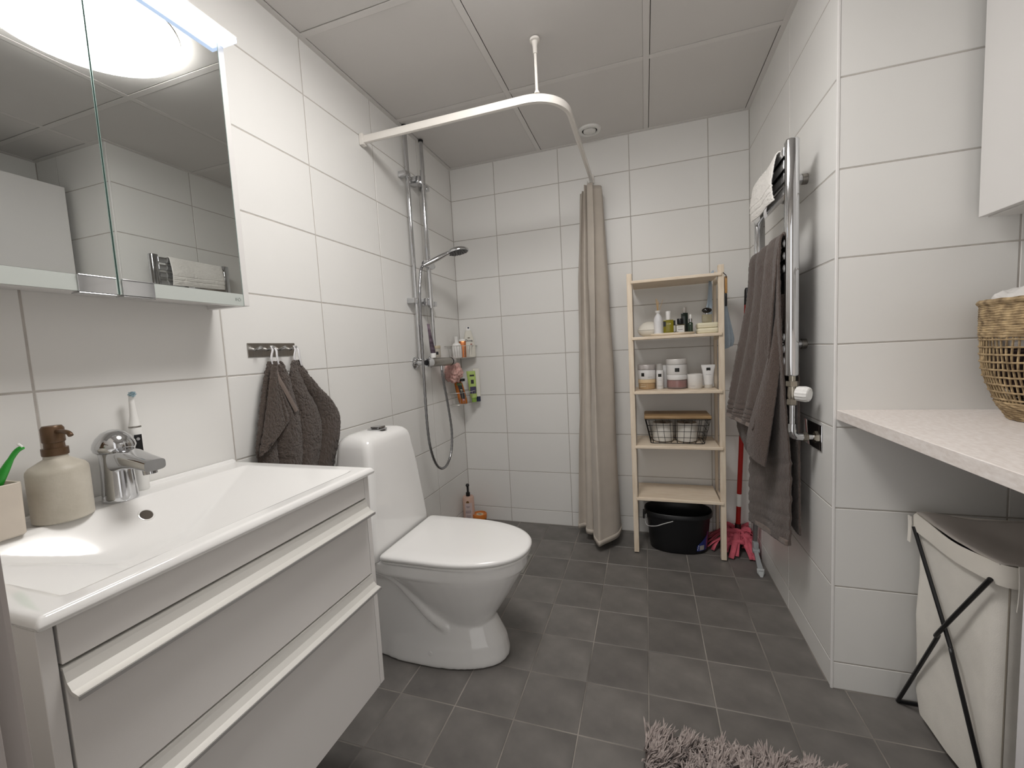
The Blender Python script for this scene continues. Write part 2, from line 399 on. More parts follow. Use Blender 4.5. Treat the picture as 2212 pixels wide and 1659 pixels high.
# mixer tap
fc = (.056, -1.926)
t = thing('basin_mixer', 'chrome single-lever mixer tap on the washbasin', 'tap', (*fc, BZ))
mk('body', lathe(B(), [(.0305, BZ + .0003), (.031, BZ + .003), (.0300, BZ + .010), (.0275, BZ + .06), (.027, BZ + .098), (.029, BZ + .108)], (*fc, 0), 40), m_chrome, t, True)
rings = []
for k, (x, w_, h_, z) in enumerate([(.045, .022, .026, .930), (.080, .025, .0255, .934), (.110, .0235, .0185, .934), (.142, .0215, .0135, .930), (.168, .0205, .0125, .9255), (.180, .020, .0115, .9235)]):
    rings.append([Vector((x, fc[1] + w_ * math.copysign(abs(math.cos(a)) ** .55, math.cos(a)), z + h_ * math.copysign(abs(math.sin(a)) ** .55, math.sin(a)))) for a in [2 * PI * q / 28 for q in range(28)]])
bm = B(); loft(bm, rings); mk('spout', bm, m_chrome, t, 38)
mk('aerator', cyl(B(), (.161, fc[1], .9145), (.162, fc[1], .904), .0125, .012, 24), m_chrome, t, True)
rings = []
mk('lever_cap', lathe(B(), [(.0285, .948), (.0345, .953), (.0365, .961), (.0345, .970), (.029, .981), (.020, .991), (.009, .9965), (.0, .998)], (*fc, 0), 40), m_chrome, t, True)

# soap dispenser
dc = (.070, -2.026)
t = thing('soap_dispenser', 'cream stoneware soap dispenser with a brown pump', 'soap dispenser', (*dc, BZ))
m_stone = M('cream_stoneware', (184, 177, 162), .45, var=.08, scale=14, c2=(206, 200, 188), bump=.2, bscale=120)
m_pump = M('brown_bronze_pump', (98, 75, 54), .35, .35, var=.1)
mk('bottle', lathe(B(), [(.040, BZ + .0004), (.0432, BZ + .003), (.0435, BZ + .05), (.0435, BZ + .094), (.0425, BZ + .100), (.038, BZ + .1065), (.026, BZ + .1145), (.0175, BZ + .120), (.0165, BZ + .126)], (*dc, 0), 44), m_stone, t, True)
mk('collar', lathe(B(), [(.0185, BZ + .1262), (.0190, BZ + .128), (.0190, BZ + .140), (.0150, BZ + .1405), (.0145, BZ + .151)], (*dc, 0), 32), m_pump, t, True)
mk('pump_head', lathe(B(), [(.0155, BZ + .1512), (.0165, BZ + .153), (.0165, BZ + .178), (.0135, BZ + .183), (.0, BZ + .184)], (*dc, 0), 32), m_pump, t, True)
mk('nozzle', tube(B(), spline([(dc[0] + .012, dc[1], BZ + .172), (dc[0] + .035, dc[1] - .001, BZ + .1725), (dc[0] + .052, dc[1] - .001, BZ + .170), (dc[0] + .058, dc[1] - .001, BZ + .165)], 4), .0042, 12), m_pump, t, True)

# toothbrush cup with a green brush
cc = (.075, -2.118)
t = thing('toothbrush_cup', 'square cream stoneware cup at the back of the washbasin', 'cup', (*cc, BZ))
bm = B()
o4 = lambda h, z, r=.006: [Vector((cc[0] + sx * h + (r * (math.cos(a) - sx)), cc[1] + sy * h + r * (math.sin(a) - sy), z)) for (sx, sy, a0) in ((1, 1, 0), (-1, 1, 1), (-1, -1, 2), (1, -1, 3)) for a in [PI / 2 * (a0 + q / 4) for q in range(5)]]
loft(bm, [o4(.026, BZ + .0004), o4(.028, BZ + .003), o4(.0295, BZ + .094), o4(.0285, BZ + .0955), o4(.0265, BZ + .0945), o4(.0245, BZ + .012)])
mk('cup', bm, M('pale_stoneware', (205, 195, 182), .5, var=.05, scale=18), t, 30)
m_green = M('green_plastic', (44, 160, 52), .3, var=.05)
t = thing('toothbrush', 'green interdental toothbrush leaning in the square cup', 'toothbrush', (cc[0], cc[1], BZ + .02))
mk('handle', tube(B(), spline([(.064, -2.128, BZ + .018), (.088, -2.113, BZ + .092), (.103, -2.103, BZ + .128), (.112, -2.094, BZ + .150), (.119, -2.088, BZ + .157)], 5), [.004 + .0028 * math.sin(min(1, q / 12) * PI) for q in range(21)], 10), m_green, t, True)
mk('bristle', tube(B(), [(.119, -2.088, BZ + .157), (.116, -2.092, BZ + .164)], .0022, 8), m_white, t)

# electric toothbrush behind the tap
ec = (.024, -1.866)
t = thing('electric_toothbrush', 'white and black electric toothbrush standing behind the tap', 'toothbrush', (*ec, BZ))
mk('handle', lathe(B(), [(.0125, BZ + .0003), (.0135, BZ + .004), (.0140, BZ + .06), (.0135, BZ + .11), (.0122, BZ + .142), (.0112, BZ + .148)], (*ec, 0), 28), m_white, t, True)
a_ = math.atan2(CP.y - ec[1], CP.x - ec[0])
mk('button_panel', patch(B(), (*ec, BZ), .01385, a_ - .25, a_ + .75, .06, .132, 8), m_black, t)
mk('power_button', lathe(B(), [(.0035, 0), (.0035, .0008), (.0, .001)], Vector((*ec, BZ + .122)) + Vector((math.cos(a_ + .2), math.sin(a_ + .2), 0)) * .0144, 16, mat=Matrix.Rotation(a_ + .2, 3, 'Z') @ Matrix.Rotation(PI / 2, 3, 'Y')), m_chrome, t)
mk('ring', lathe(B(), [(.0115, BZ + .1482), (.0118, BZ + .150), (.0112, BZ + .1515)], (*ec, 0), 28), m_satin, t, True)
bh = mk('brush_head', lathe(B(), [(.0112, BZ + .1518), (.0095, BZ + .160), (.0068, BZ + .178), (.0055, BZ + .205), (.0052, BZ + .222), (.0035, BZ + .226), (.0, BZ + .227)], (*ec, 0), 24), m_white, t, True)
dx = Vector((math.cos(a_ + .5), math.sin(a_ + .5), 0)); bm = B()
for q in range(22):
    rr = .0062 * math.sqrt((q + .5) / 22); th = q * 2.4; uu, vv = frame(dx)
    p = Vector((*ec, BZ + .226)) + uu * rr * math.cos(th) + vv * rr * math.sin(th)
    tube(bm, [p, p + dx * .010], .0010, 5)
mk('bristles', bm, M('blue_white_bristle', (150, 176, 186), .6, var=.3, scale=300), bh)

# hook rail
t = thing('hook_rail', 'brushed steel rail with four small hooks on the tiled wall', 'hook rail', (.003, -1.448, 1.145))
mk('plate', box(B(), .0004, .003, -1.539, -1.3585, 1.1445, 1.1875, .0008, 1), m_satin, t)
for y in (-1.515, -1.470, -1.425, -1.380):
    mk('hook', cyl(B(), (.003, y, 1.166), (.031, y, 1.1735), .0042, .0042, 16), m_chrome, t, True)

# hand towel
m_terry = M('brown_terry', (84, 73, 66), .95, var=.22, scale=260, bump=1.0, bscale=420, sheen=.25, bdist=.004)
m_hem = M('brown_towel_hem', (118, 105, 97), .9, var=.08, scale=120, bump=.3, bscale=500, sheen=.2)
t = thing('hand_towel', 'dark brown hand towel hanging by two loops from the hook rail', 'towel', (.03, -1.40, .57))
Lz = [(-1.497, 1.128), (-1.512, 1.09), (-1.532, 1.02), (-1.552, .94), (-1.570, .862), (-1.562, .80), (-1.552, .72), (-1.545, .64), (-1.540, .57)]
Rz = [(-1.374, 1.128), (-1.352, 1.09), (-1.306, 1.03), (-1.246, .97), (-1.212, .905), (-1.222, .83), (-1.262, .73), (-1.270, .65), (-1.275, .57)]
def towel(u, v):
    a = sample(Lz, v); b = sample(Rz, v); y = a[0] + (b[0] - a[0]) * u; z = a[1] + (b[1] - a[1]) * u
    k = sm(v * 3) ; fold = (abs(math.sin(u * 11 + 1.1 * v + .4)) ** .6 - .6) * .017 * k + math.sin(u * 8 - .6) * .007 * k
    gap = math.exp(-((u - .52) / .10) ** 2) * max(0, 1 - v * 5)
    z -= gap * .055
    x = .030 + fold + .012 * math.sin(PI * u) + noise.noise((y * 60, z * 60, 3)) * .0022 + noise.noise((y * 190, z * 190, 5)) * .0032
    return Vector((max(x, .008), y + noise.noise((1, z * 60, u)) * .002, z))
solidify(mk('cloth', grid(B(), towel, 170, 220), m_terry, t, 'all'), .006)
Fl = [((-1.500, 1.118), (-1.490, 1.124)), ((-1.514, 1.075), (-1.488, 1.082)), ((-1.530, 1.01), (-1.472, 1.045)), ((-1.548, .94), (-1.446, .995)), ((-1.565, .885), (-1.430, .962)), ((-1.574, .858), (-1.470, .925)), ((-1.575, .842), (-1.545, .868))]
def flap(u, v):
    a = sample([f[0] for f in Fl], v); b = sample([f[1] for f in Fl], v)
    y = a[0] + (b[0] - a[0]) * u; z = a[1] + (b[1] - a[1]) * u
    return Vector((.050 + .010 * math.sin(u * PI) + noise.noise((y * 190, z * 190, 9)) * .0028 + (.0022 * math.sin(u * 40) if .55 < u < .85 else 0), y, z))
solidify(mk('folded_corner', grid(B(), flap, 80, 120), m_terry, t, 'all'), .006)
hp = spline([(.056, -1.490, 1.118), (.059, -1.488, 1.082), (.060, -1.470, 1.045), (.060, -1.445, .995), (.060, -1.429, .962)], 6)
mk('hem', grid(B(), lambda u, v: (lambda p: Vector((p.x + .001 + .002 * math.sin(u * PI), p.y - .012 + .014 * u, p.z - .004 + .006 * u)))(hp[round(v * (len(hp) - 1))]), 4, 24), m_hem, t, 'all')
m_ribbon = M('white_ribbon', (215, 214, 216), .5, var=.04)
for y, yb in ((-1.470, -1.478), (-1.380, -1.388)):
    lp = [(.020, y - .001, 1.178), (.031, y - .006, 1.165), (.036, yb - .010, 1.140), (.036, yb - .006, 1.112)]
    lq = [(.020, y + .001, 1.178), (.034, y + .004, 1.165), (.040, yb + .008, 1.140), (.040, yb + .014, 1.108)]
    bm = B()
    for q in (lp, lq):
        pp = spline(q, 5)
        grid(bm, lambda u, v: pp[round(v * (len(pp) - 1))] + Vector((.001, (u - .5) * .008, 0)), 1, 15)
    solidify(mk('loop', bm, m_ribbon, t, 'all'), .0008)

# ------------------------------------------------------------------ toilet
TY = -1.150
t = thing('toilet', 'white floor-standing porcelain toilet with closed lid', 'toilet', (.40, TY, 0))
def dring(xb, xf, w, z, n=36, pf=2.2, pb=3.2, mid=.42):
    xm = xb + (xf - xb) * mid; out = []
    for k in range(n):
        a = 2 * PI * k / n; c, s = math.cos(a), math.sin(a); p = pf if c > 0 else pb
        out.append(Vector((xm + (xf - xm if c > 0 else xm - xb) * math.copysign(abs(c) ** (2 / p), c), TY + w * math.copysign(abs(s) ** (2 / p), s), z)))
    return out
bm = B()
loft(bm, [dring(.14, .655, .130, .0012), dring(.14, .657, .130, .02), dring(.14, .648, .124, .07), dring(.14, .622, .108, .125), dring(.14, .606, .100, .155), dring(.15, .57, .085, .22), dring(.18, .5, .06, .33)])
loft(bm, [dring(.42, .575, .060, .115), dring(.39, .602, .084, .145), dring(.34, .640, .110, .20), dring(.30, .675, .135, .255), dring(.26, .708, .158, .31), dring(.22, .729, .172, .345), dring(.2, .733, .174, .355), dring(.13, .741, .181, .358), dring(.12, .743, .182, .372), dring(.12, .742, .181, .402)])
loft(bm, [dring(.10, .40, .116, .0012, pf=5), dring(.10, .40, .112, .15, pf=5), dring(.09, .36, .110, .30, pf=5), dring(.08, .34, .155, .37, pf=5), dring(.07, .33, .178, .402, pf=5)])
tube(bm, spline([(.19, TY - .120, .350), (.28, TY - .124, .325), (.345, TY - .120, .265), (.40, TY - .105, .190), (.46, TY - .080, .125)], 8), .020, 14)
tube(bm, spline([(.19, TY + .120, .350), (.28, TY + .124, .325), (.345, TY + .120, .265), (.40, TY + .105, .190), (.46, TY + .080, .125)], 8), .020, 14)
pan = mk('pan', bm, m_porc, t, 'all')
md = pan.modifiers.new('fuse', 'REMESH'); md.mode = 'VOXEL'; md.voxel_size = .0055; md.use_smooth_shade = True
md = pan.modifiers.new('soften', 'SMOOTH'); md.iterations = 6; md.factor = .5
mk('floor_screw_cap', lathe(B(), [(.009, 0), (.0085, .004), (.0, .005)], (.40, TY - .122, .052), 16, mat=Matrix.Rotation(PI / 2, 3, 'X')), m_porc, t, True)
def lring(xb, xf, w, z, n=96): return dring(xb, xf, w, z, n, 2.2, 26, .40)
bm = B(); loft(bm, [lring(.268, .748, .178, .4045), lring(.263, .753, .182, .4065), lring(.263, .753, .182, .4125), lring(.268, .748, .178, .4145)]); mk('seat', bm, m_white, t, 60)
bm = B(); loft(bm, [lring(.261, .752, .182, .4155), lring(.257, .757, .1865, .4185), lring(.257, .757, .1865, .4275), lring(.260, .753, .183, .4325), lring(.269, .742, .174, .4352), lring(.31, .69, .13, .4365)])
mk('lid', bm, M('white_lid_plastic', (238, 237, 235), .12, var=.004), t, 60)
# cistern: tapers upwards, rounded shoulders
def cring(x0, x1, w, z, r=.03):
    out = []; TC = TY + .012 * sm((z - .42) / .3)
    for sx, sy, a0 in ((1, 1, 0), (-1, 1, 1), (-1, -1, 2), (1, -1, 3)):
        cx = (x1 - r) if sx > 0 else (x0 + r); cy = TC + sy * (w - r)
        out += [Vector((cx + r * math.cos(PI / 2 * (a0 + q / 6)), cy + r * math.sin(PI / 2 * (a0 + q / 6)), z)) for q in range(7)]
    return out
bm = B()
loft(bm, [cring(.04, .246, .193, .402, .026), cring(.04, .250, .197, .4085, .028), cring(.042, .247, .193, .45, .028), cring(.050, .236, .176, .58, .028), cring(.058, .226, .159, .70, .029), cring(.062, .219, .150, .765, .031),
          cring(.064, .215, .146, .798, .032), cring(.068, .209, .139, .817, .031), cring(.076, .197, .126, .830, .030), cring(.088, .180, .104, .838, .028), cring(.104, .160, .07, .8425, .024)])
mk('cistern', bm, m_porc, t, 60)
bt = mk('flush_plate', lathe(B(), [(.037, .8385), (.038, .8430), (.034, .8455), (.0, .8465)], (.150, TY + .012, 0), 40), m_chrome, t, True)
bm = B(); prism(bm, [(.135, TY - .009), (.172, TY - .009), (.176, TY + .030), (.150, TY + .036), (.135, TY + .022)], 'z', .8465, .8545, .0015)
mk('flush_button', bm, m_chrome, bt, 40)

# ------------------------------------------------------------------ shower rail with exposed pipes
t = thing('shower_rail', 'chrome slide bar between two exposed supply pipes on the tiled wall', 'shower rail', (.03, -.49, 1.1))
for y in (-.571, -.409):
    p = mk('supply_pipe', cyl(B(), (.032, y, 1.10), (.032, y, ZC - .003), .0105, None, 20), m_chrome, t, True)
    mk('ceiling_ring', lathe(B(), [(.013, ZC - .014), (.0135, ZC - .004)], (.032, y, 0), 20), m_black, p, True)
mk('slide_bar', cyl(B(), (.072, -.49, 1.372), (.072, -.49, 2.085), .0105, None, 20), m_chrome, t, True)
for z in (2.035, 1.405):
    b = mk('wall_bracket', box(B(), .001, .066, -.515, -.465, z - .019, z + .019, .003), m_chrome, t, 40)
    mk('clamp', cyl(B(), (.072, -.49, z - .022), (.072, -.49, z + .022), .0145, None, 20), m_chrome, b, True)
    for y, s in ((-.571, -1), (-.409, 1)):
        bm = B(); box(bm, .001, .046, min(y + s * .010, y + s * .040), max(y + s * .010, y + s * .040), z - .014, z + .014, .003); cyl(bm, (.032, y, z - .012), (.032, y, z + .012), .0145, None, 20)
        mk('pipe_clip', bm, m_chrome, t, 40)
t2 = mk('slider', cyl(B(), (.072, -.525, 1.600), (.072, -.452, 1.600), .019, None, 24), m_chrome, t, True)
mk('slider_knob', cyl(B(), (.072, -.452, 1.600), (.072, -.436, 1.600), .0165, .013, 24), m_satin, t2, True)
# mixer valve
t = thing('shower_mixer', 'chrome thermostatic shower mixer bar on the tiled wall', 'shower mixer', (.09, -.45, 1.08))
mk('body', tube(B(), [(.088, -.560, 1.082), (.088, -.553, 1.082), (.088, -.345, 1.079), (.088, -.335, 1.079)], [.020, .0235, .0235, .021], 28), m_satin, t, True)
kn = mk('knob', cyl(B(), (.088, -.608, 1.082), (.088, -.562, 1.082), .0215, .023, 28), m_chrome, t, True)
mk('knob_core', cyl(B(), (.088, -.6095, 1.082), (.088, -.6085, 1.082), .014, None, 24), m_black, kn)
mk('knob', cyl(B(), (.088, -.333, 1.079), (.088, -.292, 1.0785), .023, .0205, 28), M('grey_plastic', (165, 158, 156), .35), t, True)
mk('knob_ring', cyl(B(), (.088, -.338, 1.079), (.088, -.332, 1.079), .0242, None, 28), m_black, t, True)
for y in (-.571, -.409):
    r_ = mk('wall_flange', lathe(B(), [(.033, .0005), (.033, .004), (.022, .015), (.014, .017)], (0, y, 1.082), 32, mat=Matrix.Rotation(PI / 2, 3, 'Y')), m_chrome, t, True)
    mk('connector', cyl(B(), (.016, y, 1.082), (.086, y, 1.082), .0135, None, 20), m_chrome, r_, True)
mk('hose_outlet', cyl(B(), (.092, -.452, 1.060), (.092, -.452, 1.035), .0095, .008, 18), m_chrome, t, True)
# hand shower with its hose
t = thing('hand_shower', 'chrome hand shower with round head and long looping hose', 'hand shower', (.09, -.52, .5))
h0, h1 = Vector((.080, -.555, 1.583)), Vector((.186, -.465, 1.655))
mk('handle', tube(B(), [h0, h0.lerp(h1, .15), h0.lerp(h1, .6), h1], [.0095, .0125, .0135, .0105], 18), m_chrome, t, True)
nd = Vector((.16, .05, -1)).normalized(); u, v = frame(nd); RM = Matrix(((u.x, v.x, nd.x), (u.y, v.y, nd.y), (u.z, v.z, nd.z)))
hc = Vector((.226, -.440, 1.668))
hd = mk('head', lathe(B(), [(.013, -.014), (.042, -.009), (.055, .0), (.058, .006), (.057, .012), (.053, .0125)], hc, 40, mat=RM), m_chrome, t, True)
mk('spray_face', lathe(B(), [(.053, .0122), (.052, .014), (.0, .0145)], hc, 40, mat=RM), m_black, hd)
bm = B()
for q in range(36):
    rr = .049 * math.sqrt((q + .5) / 36); lathe(bm, [(.0022, .0145), (.0014, .018)], hc + RM @ Vector((rr * math.cos(q * 2.4), rr * math.sin(q * 2.4), 0)), 6, mat=RM)
mk('nozzles', bm, M('grey_rubber', (92, 90, 88), .7), hd)
hose = spline([h0 + Vector((-.004, -.004, -.002)), (.074, -.580, 1.545), (.074, -.606, 1.42), (.080, -.625, 1.2), (.086, -.640, 1.0), (.088, -.645, .80), (.090, -.635, .66), (.092, -.595, .555), (.094, -.535, .505), (.095, -.465, .510), (.095, -.405, .575), (.094, -.385, .68), (.093, -.405, .82), (.092, -.440, .97), (.092, -.452, 1.036)], 14)
hr = [.0068 + .0007 * math.sin(k * 2.2) for k in range(len(hose))]
mk('hose', tube(B(), hose, hr, 10), M('steel_hose', (150, 150, 152), .25, 1, var=.12, scale=160, stretch=(1, 1, 3)), t, True)

# tube and jar standing on the mixer
m_purple = M('dark_purple_tube', (34, 24, 34), .25, var=.1, c2=(150, 130, 146), scale=14, stretch=(.3, .3, 1.4))
t = thing('shampoo_tube', 'dark purple tube standing on its white cap on the shower mixer', 'tube', (.088, -.535, 1.106))
mk('cap', lathe(B(), [(.0135, 1.1062), (.0138, 1.128), (.0125, 1.130)], (.088, -.530, 0), 24), m_white, t, True)
bm = B(); rr = []
for z, a, b in ((1.130, .0135, .0135), (1.17, .0145, .012), (1.22, .0150, .007), (1.272, .0152, .0022), (1.284, .0152, .0014)):
    k = (z - 1.13) / .15
    rr.append([Vector((.088 - .004 * k + b * math.cos(q), -.530 - .024 * k + a * math.sin(q), z)) for q in [2 * PI * i / 24 for i in range(24)]])
loft(bm, rr); mk('body', bm, m_purple, t, True)
t = thing('glass_jar', 'small clear jar with beige lid behind the purple tube', 'jar', (.062, -.470, 1.105))
mk('glass', lathe(B(), [(.018, 1.1055), (.020, 1.108), (.020, 1.150), (.018, 1.154)], (.075, -.462, 0), 28), M('hazy_glass', (205, 198, 186), .15, trans=.35), t, True)
mk('lid', lathe(B(), [(.0205, 1.1545), (.0205, 1.168), (.019, 1.170)], (.075, -.462, 0), 28), M('beige_lid', (176, 164, 140), .4), t, True)
mk('label', patch(B(), (.075, -.462, 1.105), .0201, -1.35, -.75, .016, .032, 6), m_black, t)

# ------------------------------------------------------------------ corner wire baskets
m_wire = M('steel_wire', (205, 203, 198), .3, .7, var=.1)
def corner_basket(z0, z1, label):
    t = thing('corner_basket', label, 'basket', (.05, -.08, z0), 'wire baskets in the shower corner')
    def q(s, k):    # s 0..1 along the front from the side wall to the back wall; k 0 bottom .. 1 rim
        a = s * PI / 2; e = 1 - .14 * (1 - k)
        return Vector((.010 + .115 * e * math.sin(a) ** .7, -.010 - .225 * e * math.cos(a) ** .7, z0 + (z1 - z0) * k))
    bm = B()
    rim = [q(i / 24, 1) for i in range(25)]; bot = [q(i / 24, 0) for i in range(25)]
    tube(bm, [Vector((.007, -.007, z1)), Vector((.007, -.235, z1))] + rim + [Vector((.125, -.007, z1)), Vector((.007, -.007, z1))], .0019, 6)
    mk('rim_wire', bm, m_wire, t, True)
    bm = B(); tube(bm, [Vector((.007, -.007, z0)), Vector((.007, -.205, z0))] + bot + [Vector((.108, -.007, z0)), Vector((.007, -.007, z0))], .0016, 6); mk('base_wire', bm, m_wire, t, True)
    for i in range(11):
        s = .04 + .092 * i
        a = q(s, 1); b = q(s, 0); mk('upright_wire', tube(B(), [a, b], .0012, 5), m_wire, t)
    for i in range(7):
        y = -.03 - .026 * i; xe = .012 + .092 * max(0, 1 - (abs(y) / .205) ** 2.6) ** .5
        mk('floor_wire', tube(B(), [(.008, y, z0), (xe, y, z0)], .0012, 5), m_wire, t)
    return t
corner_basket(1.092, 1.167, 'steel wire corner basket holding white bottles above the mixer')
corner_basket(.803, .880, 'steel wire corner basket holding tubes below the mixer')
def facing(p): return math.atan2(CP.y - p[1], CP.x - p[0])
# bottles of the upper basket
p = (.046, -.148); t = thing('lotion_bottle', 'white bottle with a flat white cap in the upper wire basket', 'bottle', (*p, 1.0945))
A_ = facing(p); RZ = Matrix.Rotation(A_, 3, 'Z')
def flatb(prof, c, tilt=0., n=28, pw=2.6):
    """flat-sided bottle facing the camera side: prof rows are (z, half width, half depth)"""
    RZ = Matrix.Rotation(facing(c), 3, 'Z'); rings = []
    for z, w, d in prof:
        rings.append([Vector(c[:2] + (0,)) + RZ @ Vector((d * math.copysign(abs(math.cos(a)) ** (2 / pw), math.cos(a)), w * math.copysign(abs(math.sin(a)) ** (2 / pw), math.sin(a)) + tilt * (z - prof[0][0]), 0)) + Vector((0, 0, z)) for a in [2 * PI * k / n for k in range(n)]])
    bm = B(); loft(bm, rings); return bm
mk('body', flatb([(1.0945, .027, .016), (1.10, .029, .018), (1.14, .030, .018), (1.165, .029, .017), (1.180, .024, .015), (1.186, .014, .011)], p), m_white, t, True)
mk('cap', flatb([(1.1865, .0125, .0105), (1.212, .0115, .010), (1.2155, .0125, .011), (1.226, .0125, .011)], p), m_white, t, True)
p = (.064, -.098); t = thing('cream_tube', 'copper coloured tube with white end between the white bottles', 'tube', (*p, 1.0945))
m_copper = M('copper_foil', (190, 118, 72), .25, .6, var=.1, scale=20)
mk('body', flatb([(1.0945, .019, .012), (1.13, .020, .012), (1.19, .0215, .006), (1.197, .022, .004)], p), m_copper, t, True)
mk('end', flatb([(1.1975, .020, .006), (1.204, .0205, .006), (1.2095, .018, .004)], p), m_white, t, True)
p = (.092, -.062); t = thing('body_wash_bottle', 'white body wash bottle with dark blue emblem at the back of the basket', 'bottle', (*p, 1.0945))
m_ivory = M('ivory_bottle', (222, 219, 208), .25, var=.01)
mk('body', flatb([(1.0945, .040, .020), (1.105, .043, .022), (1.15, .041, .022), (1.20, .033, .020), (1.245, .023, .017), (1.262, .018, .015)], p), m_ivory, t, True)
cp = mk('cap', flatb([(1.2625, .0175, .0145), (1.278, .0155, .013), (1.287, .011, .009)], p), m_white, t, True)
f_ = Vector((math.cos(facing(p)), math.sin(facing(p)), 0)); rt = Vector((-f_.y, f_.x, 0)); P0 = Vector((*p, 0))
m_navy = M('navy_ink', (28, 38, 66), .4)
mk('emblem', lathe(B(), [(.0058, 0), (.0055, .0012), (.0, .0014)], P0 + f_ * .0122 + rt * .002 + Vector((0, 0, 1.279)), 20, mat=Matrix.Rotation(facing(p), 3, 'Z') @ Matrix.Rotation(PI / 2, 3, 'Y')), m_navy, cp)
m_ink = M('dark_print', (44, 40, 42), .5)
text('brand_print', 'Dove', .021, P0 + f_ * .0213 + rt * .001 + Vector((0, 0, 1.1985)), rt, (0, 0, 1), m_navy, t)
mk('bird_print', lathe(B(), [(.0085, 0), (.0, .0006)], P0 + f_ * .0206 + rt * .001 + Vector((0, 0, 1.2155)), 16, sx=.35, mat=Matrix.Rotation(facing(p), 3, 'Z') @ Matrix.Rotation(PI / 2, 3, 'Y')), M('olive_print', (84, 80, 60), .5), t)
bm = B(); vs = [P0 + f_ * .0221 + rt * a + Vector((0, 0, z)) for a, z in ((.009, 1.173), (.021, 1.173), (.021, 1.178), (.009, 1.178))]
bm.faces.new([bm.verts.new(v_) for v_ in vs]); solidify(mk('band_print', bm, M('red_print', (160, 62, 52), .5), t), .0005)
# things in the lower basket
p = (.034, -.172); t = thing('shower_puff', 'crumpled pink mesh shower puff hanging under the mixer', 'shower puff', (*p, .96))
bm = bmesh.new(); bmesh.ops.create_icosphere(bm, subdivisions=5, radius=.052)
for v_ in bm.verts:
    d = v_.co.normalized(); k = noise.fractal(d * 1.7 + Vector((4, 1, 7)), .8, 2.0, 3)
    rid = 1 - abs(noise.noise(d * 2.4 + Vector((1, 9, 2)))) * 2.4
    v_.co = d * (.054 + .016 * k + .012 * rid)
    v_.co.z *= .98; v_.co.x *= .74
bmesh.ops.translate(bm, verts=bm.verts, vec=(.054, -.226, 1.006))
mk('mesh_ball', bm, M('pink_mesh', (206, 164, 156), .7, var=.12, scale=60, bump=.8, bscale=260), t, 'all')
mk('cord', tube(B(), spline([(.056, -.222, 1.05), (.066, -.240, 1.062), (.078, -.262, 1.068)], 5), .0018, 6), M('pink_cord', (205, 160, 152), .7), t)
p = (.066, -.140)
t = thing('body_scrub_bottle', 'orange bottle with black label leaning in the lower wire basket', 'bottle', (*p, .806))
m_orange = M('orange_gel', (176, 98, 30), .2, var=.2, scale=22)
body = flatb([(.806, .024, .014), (.815, .027, .016), (.87, .028, .016), (.93, .026, .015), (.945, .020, .012)], p, -.20)
mk('body', body, m_orange, t, True)
mk('cap', flatb([(.9455, .019, .012), (.962, .019, .012)], (p[0] - .008, p[1] + .012), 0), m_black, t, True)
f_ = Vector((math.cos(facing(p)), math.sin(facing(p)), 0)); rt = Vector((-f_.y, f_.x, 0)); P0 = Vector((*p, 0))
def sticker(name, a0, a1, z0, z1, off, mat, parent, tilt=0, zb=0):
    bm = B(); vs = [P0 + f_ * off + rt * (a + tilt * (z - zb)) + Vector((0, 0, z)) for a, z in ((a0, z0), (a1, z0), (a1, z1), (a0, z1))]
    bm.faces.new([bm.verts.new(q) for q in vs]); return solidify(mk(name, bm, mat, parent), .0006)
sticker('label', -.006, .020, .838, .940, .0166, m_black, t, -.2, .806)
sticker('label_band', -.012, .021, .922, .936, .0172, M('green_band', (96, 118, 62), .5, var=.2, scale=200), t, -.2, .806)
sticker('label_flower', .002, .012, .826, .836, .0166, M('pink_print', (210, 160, 176), .5), t, -.2, .806)
sticker('label_print', .002, .015, .893, .897, .0172, M('cream_print', (215, 205, 180), .5), t, -.2, .806); sticker('label_print', .003, .014, .885, .888, .0172, M('cream_print'), t, -.2, .806)
p = (.108, -.072); t = thing('green_wash_tube', 'lime green tube with dark print standing in the lower basket', 'tube', (*p, .806))
P0 = Vector((*p, 0)); f_ = Vector((math.cos(facing(p)), math.sin(facing(p)), 0)); rt = Vector((-f_.y, f_.x, 0))
m_lime = M('lime_plastic', (172, 196, 108), .3, var=.06)
mk('cap', flatb([(.806, .016, .013), (.834, .017, .013)], p), M('lime_cap', (128, 162, 66), .3), t, True)
mk('body', flatb([(.8345, .020, .014), (.88, .023, .013), (.97, .027, .006), (1.005, .028, .002)], p, -.06), m_lime, t, True)
sticker('label', -.020, .018, .862, .906, .0150, M('violet_print', (66, 58, 88), .5, var=.2, scale=150), t)
sticker('print', -.018, .010, .972, .982, .0085, m_ink, t); sticker('print', -.012, .006, .925, .950, .0130, m_ink, t)
p = (.128, -.040); t = thing('white_wash_tube', 'white tube with dark blue cap beside the lime green tube', 'tube', (*p, .806))
mk('cap', flatb([(.806, .012, .010), (.838, .012, .010)], p), m_navy, t, True)
mk('body', flatb([(.8385, .014, .011), (.9, .017, .009), (.99, .022, .004), (1.018, .022, .0015)], p, -.05), m_ivory, t, True)

